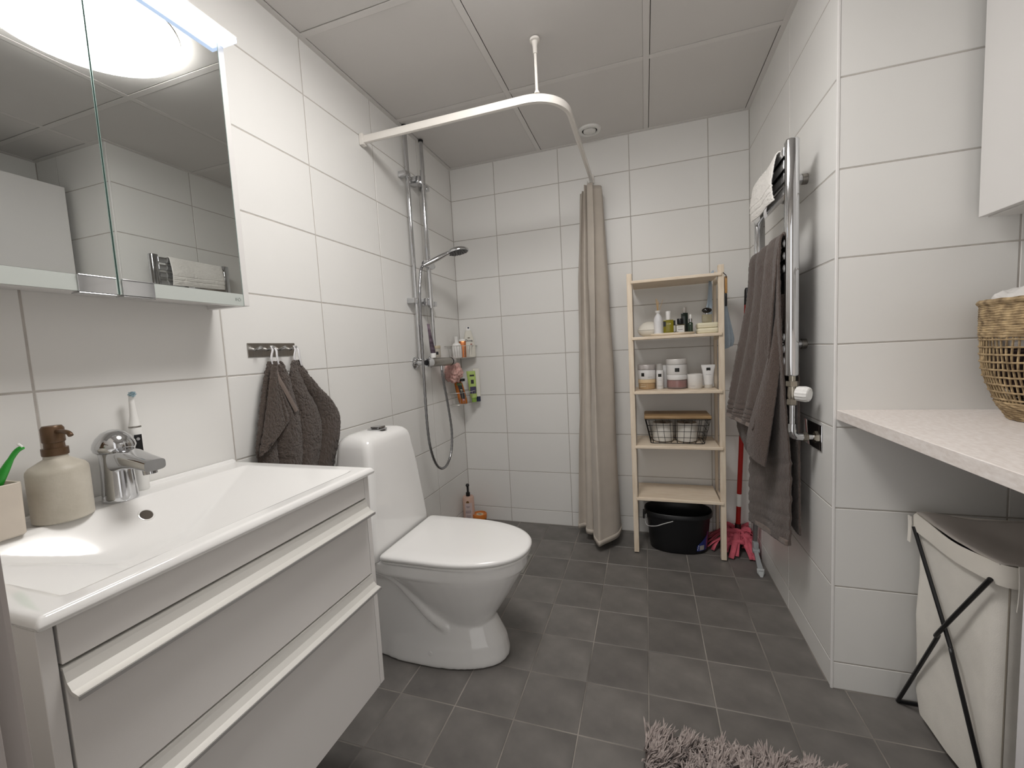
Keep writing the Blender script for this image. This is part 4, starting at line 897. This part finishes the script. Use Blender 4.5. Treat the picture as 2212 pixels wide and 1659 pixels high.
def blab(r0, z0, z1, aa0, aa1, off):
    return grid(B(), lambda u, v: (lambda a, z: Vector((bc[0] + (.1445 + (z - .006) * .098 + off) * math.copysign(abs(math.cos(a)) ** .85, math.cos(a)), bc[1] + (.0995 + (z - .006) * .052 + off) * math.copysign(abs(math.sin(a)) ** .85, math.sin(a)), z)))(aa0 + (aa1 - aa0) * u, z0 + (z1 - z0) * v * (r0 + (1 - r0) * u)), 10, 6)
mk('label', blab(.35, .020, .102, -1.02, -.52, .0016), M('blue_label', (44, 58, 128), .4, var=.12), t)
mk('label_panel', blab(1, .024, .050, -.90, -.66, .0024), M('pale_panel', (168, 164, 160), .5, var=.1, scale=60), t)
for k, zz in enumerate((.026, .036, .046)): mk('label_icon', blab(1, zz, zz + .006, -1.00 + .012 * k, -.965 + .012 * k, .0024), m_white, t)
mk('label_side', blab(1, .02, .12, -.52, -.40, .0016), M('purple_label', (110, 58, 110), .4, var=.4, scale=40), t)

# ------------------------------------------------------------------ mop
t = thing('mop', 'red-handled mop with pink strip head leaning in the corner', 'mop', (1.61, -.12, 0))
m_red = M('red_handle', (158, 26, 20), .35, var=.06)
h0, h1 = Vector((1.614, -.078, .070)), Vector((1.673, -.052, 1.375)); dd = h1 - h0
L_ = lambda z: h0 + dd * ((z - h0.z) / dd.z)
mk('handle', cyl(B(), L_(.118), L_(.222), .0118, None, 18), m_red, t, True)
mk('handle_band', cyl(B(), L_(.222), L_(.290), .0122, None, 18), m_white, t, True)
mk('handle', cyl(B(), L_(.290), L_(1.295), .0118, None, 18), m_red, t, True)
mk('grip', tube(B(), [L_(1.295), L_(1.37), L_(1.382)], [.0125, .0135, .010], 18), m_black, t, True)
mk('socket', tube(B(), [L_(.040), L_(.060), L_(.085), L_(.125)], [.034, .030, .017, .0145], 20), M('black_red_socket', (46, 14, 14), .45), t, True)
m_mop = M('pink_mop_cloth', (208, 98, 114), .8, var=.12, scale=40, bump=.4, bscale=300)
rnd = random.Random(11); mc = L_(.055)
for k in range(30):
    a = 2 * PI * k / 30 + rnd.uniform(-.12, .12) + PI; R_ = rnd.uniform(.11, .165); 
    if k in (3, 7, 9, 11): R_ *= 1.25
    h = rnd.uniform(.05, .085); w = rnd.uniform(.010, .014); tw = rnd.uniform(-.7, .7); br = rnd.uniform(-.3, .3)
    pts = []
    for q in range(9):
        s = q / 8; rr = .012 + R_ * s; z = .05 + h * math.sin(min(1, s * 2.1) * PI * .55) * (1 - s) - .05 * s ** 1.4 + .004 + .010 * abs(math.sin(s * 7 + k)) * s
        x = mc.x + rr * math.cos(a + br * s); y = mc.y + rr * math.sin(a + br * s)
        pts.append(Vector((min(x, W - .012), min(y, -.010), max(z, .005 + .0022 * (k % 6)))))
    def rib(u, v, pts=pts, w=w, tw=tw):
        i = round(v * 8); p = pts[i]; d = (pts[min(i + 1, 8)] - pts[max(i - 1, 0)]); d.z = 0
        if d.length < 1e-5: d = Vector((1, 0, 0))
        n_ = Vector((-d.y, d.x, 0)).normalized(); q = p + n_ * (u - .5) * 2 * w + Vector((0, 0, (u - .5) * tw * .018 * math.sin(PI * v)))
        return Vector((min(q.x, W - .006), min(q.y, -.006), max(q.z, .004)))
    solidify(mk('strip', grid(B(), rib, 2, 8), m_mop, t, 'all'), .0016)

for k in range(16):      # loose loops heaped on top
    a = rnd.uniform(0, 2 * PI); r0 = rnd.uniform(.02, .085); cx_, cy_ = mc.x + r0 * math.cos(a), mc.y + r0 * math.sin(a) * .8 - .02; zz = rnd.uniform(.030, .075)
    b = rnd.uniform(0, 6); lx, ly = rnd.uniform(.03, .055), rnd.uniform(.018, .035); w = rnd.uniform(.009, .013)
    pts = []
    for q in range(13):
        c_ = b + q / 12 * rnd.uniform(4.2, 4.4)
        pts.append(Vector((min(cx_ + lx * math.cos(c_), W - .014), min(cy_ + ly * math.sin(c_), -.014), zz + .022 * math.sin(c_ * 1.3 + k) + .010)))
    def rib2(u, v, pts=pts, w=w, k=k):
        i_ = round(v * 12); p = pts[i_]
        return Vector((p.x, p.y, max(p.z + (u - .5) * 2 * w, .006))) + Vector(((u - .5) * .010 * math.sin(v * 6 + k), (u - .5) * .008, 0))
    solidify(mk('strip', grid(B(), rib2, 2, 12), m_mop, t, 'all'), .0016)

# grey squeegee leaning on the right wall
t = thing('floor_squeegee', 'grey jointed floor squeegee leaning on the wall behind the bath towel', 'squeegee', (1.665, -.28, 0))
m_grey = M('grey_squeegee_plastic', (160, 164, 166), .4, var=.04)
mk('pole', cyl(B(), (1.668, -.205, .085), (1.681, -.30, 1.05), .0105, None, 16), M('grey_pole', (122, 120, 120), .4, .5), t, True)
bm = B(); box(bm, 1.656, 1.680, -.235, -.195, .040, .095, .004); cyl(bm, (1.653, -.225, .052), (1.683, -.225, .052), .013, None, 18); mk('joint', bm, m_grey, t, 40)
bm = B(); loft(bm, [[Vector((1.668 + sx * w - .012 * s, -.225 - .150 * s, .045 - .030 * s + sz * h)) for sx, sz in ((-1, -1), (1, -1), (1, 1), (-1, 1))] for s, w, h in ((0, .009, .010), (.6, .010, .009), (.9, .012, .010), (1, .009, .008))]); mk('arm', bm, m_grey, t)
bm = B(); loft(bm, [[Vector((x, y, z)) for x, y, z in q] for q in ([(1.640, -.372, .012), (1.672, -.372, .012), (1.672, -.366, .030), (1.640, -.366, .030)], [(1.650, -.392, .0015), (1.660, -.392, .0015), (1.664, -.384, .010), (1.648, -.384, .010)])]); mk('blade', bm, M('pale_grey_rubber', (176, 180, 180), .6), t)

# ------------------------------------------------------------------ towel warmer on the right wall
t = thing('towel_warmer', 'chrome towel warmer on the right wall with two upright tubes', 'towel warmer', (1.62, -.73, .99))
for y, z0, z1 in ((-.928, .992, 1.738), (-.532, .992, 1.738)):
    bm = B(); prism(bm, [(1.598, y - .014), (1.612, y - .020), (1.628, y - .018), (1.637, y - .008), (1.637, y + .010), (1.628, y + .018), (1.600, y + .018)], 'z', z0, z1, .004, 2)
    u_ = mk('upright', bm, m_chrome, t, 50)
    ym = -.805 if y < -.7 else -.600
    for z in (1.650, 1.093):
        w_ = mk('wall_mount', cyl(B(), (1.617, ym, z), (W - .0165, ym, z), .0155, None, 24), m_chrome, t, True)
        mk('mount_cap', cyl(B(), (W - .016, ym, z), (W - .0006, ym, z), .0175, None, 24), m_satin, w_, True)
for z in (1.712, 1.672, 1.632, 1.592, 1.424, 1.384, 1.344, 1.12, 1.08, 1.04):
    bm = B(); prism(bm, [(1.600, z - .013), (1.606, z - .015), (1.618, z - .013), (1.618, z + .013), (1.606, z + .015), (1.600, z + .013), (1.597, z)], 'y', -.912, -.548)
    mk('cross_bar', bm, m_chrome, t, 50)
# valve and feed pipe
m_nickel = M('nickel', (168, 162, 150), .25, 1, var=.05)
t = thing('radiator_valve', 'nickel valve with white fluted knob under the towel warmer', 'valve', (1.62, -.930, .785))
vx, vy = 1.6195, -.930
def hexn(bm, z0, z1, r): lathe(bm, [(r * .92, z0), (r, z0 + .002), (r, z1 - .002), (r * .92, z1)], (vx, vy, 0), 6); return bm
mk('tail', cyl(B(), (vx, vy, .975), (vx, vy, .9915), .010, None, 18), m_nickel, t, True)
mk('nut', hexn(B(), .957, .975, .0185), m_nickel, t)
mk('valve_body', tube(B(), [(vx, vy, .957), (vx, vy, .945), (vx, vy, .925), (vx, vy, .915)], [.012, .0135, .0145, .012], 20), m_nickel, t, True)
mk('nut', hexn(B(), .895, .915, .0155), m_nickel, t)
kd = Vector((.75, -.66, -.05)).normalized(); u, v = frame(kd); RM = Matrix(((u.x, v.x, kd.x), (u.y, v.y, kd.y), (u.z, v.z, kd.z)))
bm = B(); rings = []
for z, r in ((.010, .012), (.016, .0225), (.040, .0245), (.050, .0215), (.052, .017), (.049, .016)):
    rings.append([Vector((vx, vy, .935)) + RM @ Vector(((r * (1 + .055 * (k % 2))) * math.cos(2 * PI * k / 28), (r * (1 + .055 * (k % 2))) * math.sin(2 * PI * k / 28), z)) for k in range(28)])
loft(bm, rings); mk('knob', bm, m_white, t)
mk('feed_pipe', cyl(B(), (vx, vy, .825), (vx, vy, .896), .0085, None, 18), m_chrome, t, True)
el = mk('elbow', tube(B(), spline([(vx, vy, .832), (vx, vy, .805), (vx + .010, vy + .002, .790), (vx + .032, vy + .006, .787)], 6), .0125, 16), m_chrome, t, True)
mk('elbow_nut', lathe(B(), [(.014, 0), (.0155, .002), (.0155, .013), (.014, .015)], (vx + .032, vy + .006, .787), 6, mat=Matrix.Rotation(PI / 2, 3, 'Y')), m_nickel, t)
mk('wall_pipe', cyl(B(), (vx + .046, vy + .006, .787), (W - .004, vy + .006, .787), .0085, None, 16), m_chrome, t, True)
mk('wall_plate', box(B(), W - .0045, W - .0005, -.955, -.800, .745, .830, .002), m_chrome, t, 40)
mk('wall_nut', lathe(B(), [(.020, 0), (.019, .008), (.014, .012)], (W - .0045, vy + .006, .787), 6, mat=Matrix.Rotation(-PI / 2, 3, 'Y')), m_nickel, t)

# ------------------------------------------------------------------ towels on the warmer
def sheet(name, far, near, yf, yn, parent, mat, th=.006, nu=70, nv=120, fold=.004, ff=3., bands=None, seed=0, smz=0):
    """cloth between a far and a near edge line; each line is rows of (x, z)"""
    def f(u, v):
        a = sample(far, v); b = sample(near, v); e = u; yy = yn if not isinstance(yn, tuple) else sample([(q,) for q in yn], v)[0]
        x = a[0] + (b[0] - a[0]) * e; z = a[1] + (b[1] - a[1]) * e; y = yf + (yy - yf) * u
        x += fold * math.sin(u * PI * ff + v * 2 + seed) * sm(v * 3) + noise.noise((y * 55, z * 55, seed)) * .0016 + noise.noise((y * 190, z * 190, seed + 3)) * .0022
        if bands:
            for b0 in bands:
                if abs(v - b0) < .010: x += .0042 * (1 - abs(v - b0) / .010)
        return Vector((x, y, z))
    return solidify(mk(name, grid(B(), f, nu, nv), mat, parent, 'all'), th)
m_bath = M('brown_bath_terry', (86, 73, 66), .95, var=.18, scale=240, bump=1.0, bscale=380, sheen=.3, bdist=.004)
t = thing('bath_towel', 'large brown bath towel draped in layers over the towel warmer', 'towel', (1.58, -.73, .36))
hb = (.80, .84, .88, .92, .955)
# the long layer in front, the long one behind the bars
sheet('long_layer', [(1.607, 1.444), (1.592, 1.43), (1.588, 1.2), (1.585, .9), (1.575, .60), (1.574, .345)], [(1.607, 1.444), (1.592, 1.43), (1.592, 1.2), (1.606, .92), (1.618, .69), (1.616, .400)], -.565, (-.924, -.922, -.915, -.905, -.905, -.905), t, m_bath, fold=.008, bands=hb, seed=2, nv=170)
sheet('back_layer', [(1.607, 1.444), (1.630, 1.43), (1.642, 1.30), (1.650, 1.0), (1.655, .7), (1.660, .43)], [(1.607, 1.444), (1.630, 1.43), (1.642, 1.30), (1.654, 1.0), (1.657, .7), (1.659, .43)], -.575, -.885, t, m_bath, fold=.003, seed=7)
sheet('short_layer', [(1.613, 1.455), (1.586, 1.437), (1.578, 1.29), (1.536, 1.067), (1.500, .87), (1.487, .800)], [(1.613, 1.455), (1.586, 1.437), (1.574, 1.263), (1.568, 1.015), (1.545, .85), (1.532, .795)], -.565, (-.922, -.916, -.90, -.87, -.85, -.845), t, m_bath, fold=.011, ff=5.5, bands=hb, seed=4, nv=150)
# a folded edge falling across the front
def twist(u, v):
    a = sample([(1.600, -.880, 1.262), (1.575, -.86, 1.08), (1.556, -.84, .97), (1.532, -.82, .86), (1.516, -.80, .765), (1.520, -.78, .70)], v)
    b = sample([(1.604, -.895, 1.262), (1.600, -.895, 1.10), (1.590, -.89, .97), (1.577, -.885, .85), (1.563, -.88, .74), (1.556, -.87, .665)], v)
    p_ = Vector([q + (r_ - q) * u for q, r_ in zip(a, b)])
    return p_ + Vector((-.010 * math.sin(PI * u), -.006 * math.sin(PI * u), 0)) + Vector((noise.noise(p_ * 170) * .0016, 0, 0))
solidify(mk('folded_edge', grid(B(), twist, 30, 90), m_bath, t, 'all'), .008)
sheet('under_layer', [(1.560, .86), (1.530, .80), (1.528, .74), (1.545, .68)], [(1.575, .86), (1.545, .80), (1.540, .72), (1.553, .66)], -.57, -.83, t, m_bath, fold=.006, ff=4, seed=5, nv=50)
hemA = [(1.501 + .0, .868), (1.487, .800)]
sheet('hem', [(1.487, .812), (1.4845, .798)], [(1.533, .806), (1.530, .792)], -.566, -.844, t, m_hem, th=.010, nu=60, nv=4, fold=.0, seed=4)
sheet('hem', [(1.573, .362), (1.573, .343)], [(1.613, .417), (1.613, .398)], -.566, -.905, t, m_hem, th=.010, nu=60, nv=4, fold=.0, seed=2)
# small white towel over the top bars
m_wt = M('white_terry', (240, 237, 232), .9, var=.05, scale=200, bump=.6, bscale=350, sheen=.2)
t = thing('white_towel', 'small white towel folded over the top bars of the towel warmer', 'towel', (1.60, -.72, 1.58))
sheet('front_fall', [(1.612, 1.7325), (1.597, 1.728), (1.5885, 1.70), (1.582, 1.65), (1.583, 1.606), (1.586, 1.588)], [(1.612, 1.7325), (1.597, 1.728), (1.5880, 1.69), (1.580, 1.64), (1.581, 1.60), (1.585, 1.578)], -.566, -.862, t, m_wt, th=.004, nu=60, nv=90, fold=.004, ff=2.4, bands=(.66, .76), seed=3)
sheet('back_fall', [(1.612, 1.7325), (1.6225, 1.728), (1.6245, 1.69), (1.6245, 1.61)], [(1.612, 1.7325), (1.6225, 1.728), (1.6245, 1.69), (1.6245, 1.61)], -.566, -.862, t, m_wt, th=.004, nu=40, nv=30, fold=.0, seed=3)
solidify(mk('care_label', grid(B(), lambda u, v: Vector((1.586 - .004 * math.sin(PI * v), -.745 - .035 * u, 1.585 - .036 * v)), 4, 6), m_ribbon, t), .0008)

# ------------------------------------------------------------------ niche: worktop, wall cabinet
m_top = M('grey_white_laminate', (228, 219, 213), .45, var=.04, c2=(240, 234, 230), scale=150, stretch=(1, .35, 1), bump=.05)
t = tag(mk('worktop', box(B(), 1.7035, XN - .0005, YF + .30, -YR - .0008, .865, .8945, .0012, 1), m_top), 'pale speckled laminate worktop fitted in the niche', 'worktop')
t = thing('wall_cabinet', 'plain white wall cabinet hung above the worktop', 'cabinet', (2.14, -1.45, 1.405))
mk('carcass', box(B(), 2.0175, XN - .0006, -1.868, -1.066, 1.402, 2.098, .001), m_cab, t)
for y0, y1 in ((-1.4655, -1.0665), (-1.868, -1.4685)):
    mk('door', box(B(), 1.998, 2.0165, y0, y1, 1.405, 2.097, .0012), m_cab, t)

# woven basket with white linen
kc = (2.089, -1.226); kz = .8950
t = thing('woven_basket', 'round seagrass basket with an open woven middle on the worktop', 'basket', (*kc, kz))
m_sea = M('seagrass', (134, 112, 82), .8, var=.3, c2=(190, 166, 128), scale=55, bump=.6, bscale=160)
def kr(z):    # radius of the wall by height
    return sample([(.098,), (.117,), (.131,), (.142,), (.147,), (.149,), (.150,), (.150,), (.150,)], z / .286)[0]
def wring(bm, z, off=0., r=.0042, wob=.0012, seed=0, n=72):
    R_ = kr(z) + off; rn = random.Random(seed)
    ph = rn.uniform(0, 6); pts = [Vector((kc[0] + (R_ + wob * math.sin(a * 24 + ph)) * math.cos(a), kc[1] + (R_ + wob * math.sin(a * 24 + ph)) * math.sin(a), kz + z + wob * .8 * math.cos(a * 24 + ph))) for a in [2 * PI * k / n for k in range(n)]]
    rings = []
    for k, p_ in enumerate(pts):
        a = 2 * PI * k / n; o_ = Vector((math.cos(a), math.sin(a), 0))
        rings.append([p_ + o_ * r * math.cos(q) + Vector((0, 0, r * math.sin(q))) for q in [2 * PI * j / 6 for j in range(6)]])
    V_ = [[bm.verts.new(q) for q in g] for g in rings]
    for i in range(n):
        for j in range(6): bm.faces.new((V_[i][j], V_[(i + 1) % n][j], V_[(i + 1) % n][(j + 1) % 6], V_[i][(j + 1) % 6]))
for k in range(14): bm = B(); wring(bm, .202 + k * .0056, 0, .0033, .0010, k, 144); mk('woven_strand', bm, m_sea, t, True)
bm = B(); wring(bm, .283, .001, .0070, .0009, 40, 144); mk('rim', bm, m_sea, t, True)
for k in range(9): bm = B(); wring(bm, .052 + k * .0178, .001, .0024, .0006, 60 + k); mk('hoop_strand', bm, m_sea, t, True)
for k in range(8): bm = B(); wring(bm, .004 + k * .0056, 0, .0033, .0010, 80 + k, 144); mk('woven_strand', bm, m_sea, t, True)
for k in range(84):
    a = 2 * PI * k / 84; pts = [Vector((kc[0] + (kr(z) - .001) * math.cos(a + .012 * math.sin(z * 60 + k)), kc[1] + (kr(z) - .001) * math.sin(a + .012 * math.sin(z * 60 + k)), kz + z)) for z in [.044 + .0165 * q for q in range(11)]]
    mk('upright_strand', tube(B(), pts, .0021, 5), m_sea, t, True)
mk('base', lathe(B(), [(.0, .0004 + kz), (.096, kz + .0006), (.098, kz + .004), (.0, kz + .0045)], (*kc, 0), 48), m_sea, t)
t = thing('white_linen', 'crumpled white cloth heaped in the seagrass basket', 'cloth', (*kc, kz + .01))
bm = bmesh.new(); bmesh.ops.create_icosphere(bm, subdivisions=5, radius=1.)
for v_ in bm.verts:
    d = v_.co.copy(); k = noise.fractal(d * 2.2, .8, 2.2, 4); rg = 1 - abs(noise.noise(d * 3.1 + Vector((3, 1, 2)))) * 2
    zz = d.z; h = .180 + (.135 * zz ** .4 if zz > 0 else .004 * zz)
    R_ = .128 * math.sqrt(max(0, d.x * d.x + d.y * d.y)); an = math.atan2(d.y, d.x); R_ = max(R_, .128 * (1 - max(zz, 0) ** 3) ** .5)
    lim = kr(min(max(h, .01), .28)) - .012
    rr_ = min(lim, R_ * 1.1 + .004 * k)
    v_.co = Vector((kc[0] + rr_ * math.cos(an), kc[1] + rr_ * math.sin(an), kz + min(h + (.014 * k + .012 * rg if zz > 0 else 0), .335)))
mk('cloth', bm, M('white_linen_cloth', (214, 211, 208), .85, var=.04, bump=.3, bscale=400), t, 'all')
o_ = mk('dark_garment', lathe(B(), [(.05, kz + .05), (.135, kz + .085), (.139, kz + .165), (.128, kz + .172)], (*kc, 0), 40), M('dark_garment_cloth', (40, 22, 20), .9), None)
tag(o_, 'dark garment showing through the open weave of the basket', 'clothing')

# ------------------------------------------------------------------ laundry hamper
t = thing('laundry_hamper', 'cream canvas laundry hamper on a crossed black wire frame', 'laundry hamper', (2.04, -1.24, 0))
m_canvas = M('cream_canvas', (232, 228, 220), .9, var=.05, scale=14, bump=.3, bscale=500)
HX0, HX1, HY0, HY1 = 1.872, 2.225, -1.385, -1.085
def hring(z, e, n=7, sag=0.):
    r = .030; out = []
    for sx, sy, a0 in ((1, 1, 0), (-1, 1, 1), (-1, -1, 2), (1, -1, 3)):
        cx = HX1 + e - r if sx > 0 else HX0 - e + r; cy = HY1 + e - r if sy > 0 else HY0 - e + r
        out += [Vector((cx + r * math.cos(PI / 2 * (a0 + q / n)), cy + r * math.sin(PI / 2 * (a0 + q / n)), z)) for q in range(n + 1)]
    full = []
    for i in range(len(out)):
        a, b = out[i], out[(i + 1) % len(out)]
        m_ = 8 if (b - a).length > .05 else 1
        for q in range(m_):
            p_ = a.lerp(b, q / m_); s = math.sin(PI * q / m_) if m_ > 1 else 0
            c_ = Vector((2.05, -1.235, 0)); o_ = Vector((p_.x - c_.x, p_.y - c_.y, 0)).normalized()
            full.append(p_ + o_ * (noise.noise((p_.x * 14, p_.y * 14, z * 9)) * .006 - .012 * s * math.sin(PI * min(1, z / .6))) - Vector((0, 0, sag * s)))
    return full
bm = B(); loft(bm, [hring(.022, -.02), hring(.028, -.006), hring(.10, -.001), hring(.20, .0), hring(.32, .0), hring(.44, -.002), hring(.54, -.004), hring(.575, -.004, sag=.01)], True, False); mk('bag', bm, m_canvas, t, 60)
bm = B(); loft(bm, [hring(.565, .002, sag=.012), hring(.566, .007, sag=.012), hring(.604, .008, sag=.012), hring(.612, .004, sag=.012), hring(.608, -.004, sag=.012), hring(.57, -.004, sag=.012)], False, False); mk('turned_rim', bm, M('cream_canvas_rim', (232, 227, 218), .9, var=.04), t, 60)
solidify(mk('lid', grid(B(), lambda u, v: Vector((HX0 + .002 + (HX1 - HX0 - .004) * u, HY0 + .006 + (HY1 - HY0 - .012) * v, .612 - .012 * math.sin(PI * u) * math.sin(PI * v) - .012 * math.sin(PI * u) - .009 * math.sin(PI * v) + noise.noise((u * 4, v * 4, 5)) * .005)), 24, 24), M('grey_canvas_lid', (200, 193, 186), .9, var=.05), t, 'all'), .003)
m_rod = M('black_rod', (18, 18, 20), .4)
for x in (1.862, 2.236):
    for (ya, yb) in ((-1.105, -1.425), (-1.375, -1.050)):
        s = 1 if x < 2 else -1; o_ = .0045 if ya > -1.2 else -.0045
        mk('frame_rod', tube(B(), spline([(x, ya, .575), (x + o_, (ya * .55 + yb * .45) + .004, .345), (x - o_, (ya * .45 + yb * .55) - .004, .310), (x, yb, .0055)], 8), .0048, 8), m_rod, t, True)
for y in (-1.425, -1.050): mk('foot_rod', tube(B(), [(1.862, y, .0055), (2.236, y, .0055)], .0048, 8), m_rod, t, True)
for x, y in ((1.861, -1.100), (1.892, -1.398)):
    solidify(mk('strap', grid(B(), lambda u, v, x=x, y=y: Vector((x + (.024 * u if y < -1.2 else -.003), y + (.014 * u if y > -1.2 else 0) - .003 * math.sin(PI * v), (.618 if y < -1.2 else .602) - (.100 if y < -1.2 else .075) * v)), 4, 10), m_canvas, t), .0025)
mk('seam', tube(B(), [(HX0 + .014, HY0 - .0035, .565 - .06 * q) for q in range(10)], .0016, 6), M('canvas_seam', (150, 142, 130), .9), t)

# washing machine standing further along the niche
t = thing('washing_machine', 'white washing machine under the worktop beside the hamper', 'washing machine', (2.0, -1.92, 0))
mk('body', box(B(), 1.742, XN - .012, -2.098, -1.632, .012, .850, .006), M('white_enamel', (226, 224, 226), .25), t, 40)
mk('plinth', box(B(), 1.760, XN - .02, -2.09, -1.64, .0006, .0115), m_black, t)
fr = Matrix.Rotation(-PI / 2, 3, 'Y')
mk('door_ring', lathe(B(), [(.165, 0), (.165, .012), (.150, .022), (.118, .022), (.112, .010)], (1.7415, -1.865, .45), 48, mat=fr, cap0=False, cap1=False), M('grey_enamel', (170, 170, 174), .3), t, True)
mk('door_glass', lathe(B(), [(.112, .008), (.10, .016), (.0, .022)], (1.7415, -1.865, .45), 40, mat=fr), M('dark_door_glass', (30, 32, 36), .05), t, True)
mk('control_panel', box(B(), 1.7395, 1.7425, -2.09, -1.64, .745, .842, .001), M('panel_white', (214, 212, 214), .3), t)
mk('dial', lathe(B(), [(.024, 0), (.023, .016), (.0, .018)], (1.7393, -1.87, .794), 28, mat=fr), m_satin, t, True)

# ------------------------------------------------------------------ shaggy rug
t = thing('bath_rug', 'shaggy mauve grey bath rug on the dark floor tiles', 'rug', (1.38, -1.72, 0))
RX0, RX1, RY0, RY1 = 1.135, 1.640, -2.13, -1.352
mk('backing', box(B(), RX0, RX1, RY0, RY1, .0006, .008, .003), M('rug_backing', (96, 86, 82), .95), t)
rn = random.Random(5); VS = []; FS = []
nxr, nyr = 62, 94
for i in range(nxr):
    for j in range(nyr):
        bx = RX0 + (i + rn.random()) / nxr * (RX1 - RX0); by = RY0 + (j + rn.random()) / nyr * (RY1 - RY0)
        la = noise.noise((bx * 22, by * 22, 0)) * 5 + rn.uniform(-.8, .8)
        for q in range(3):
            a = la + rn.uniform(-.6, .6); ln = rn.uniform(.030, .048); le = rn.uniform(.25, .8); w = rn.uniform(.0016, .0030)
            dx_, dy_ = math.cos(a), math.sin(a); b0 = len(VS)
            x = bx + rn.uniform(-.004, .004); y = by + rn.uniform(-.004, .004); z = .007
            nx_, ny_ = -dy_ * w, dx_ * w
            for s, ws_ in ((0, 1.), (.45, 1.05), (.8, .7), (1, .12)):
                px_ = x + dx_ * le * ln * s ** 1.6; py_ = y + dy_ * le * ln * s ** 1.6; pz = z + ln * (s - .35 * le * s * s)
                VS += [(px_ - nx_ * ws_, py_ - ny_ * ws_, pz), (px_ + nx_ * ws_, py_ + ny_ * ws_, pz)]
            for k in range(3): FS.append((b0 + 2 * k, b0 + 2 * k + 1, b0 + 2 * k + 3, b0 + 2 * k + 2))
me = bpy.data.meshes.new('pile'); me.from_pydata(VS, [], FS); me.materials.append(M('mauve_pile', (164, 150, 145), .9, var=.15, c2=(194, 182, 176), scale=70, sheen=.3))
o = bpy.data.objects.new('pile', me); COL.objects.link(o); o.parent = t; o.matrix_parent_inverse = Matrix.Translation(-t.location); o['kind'] = 'stuff'
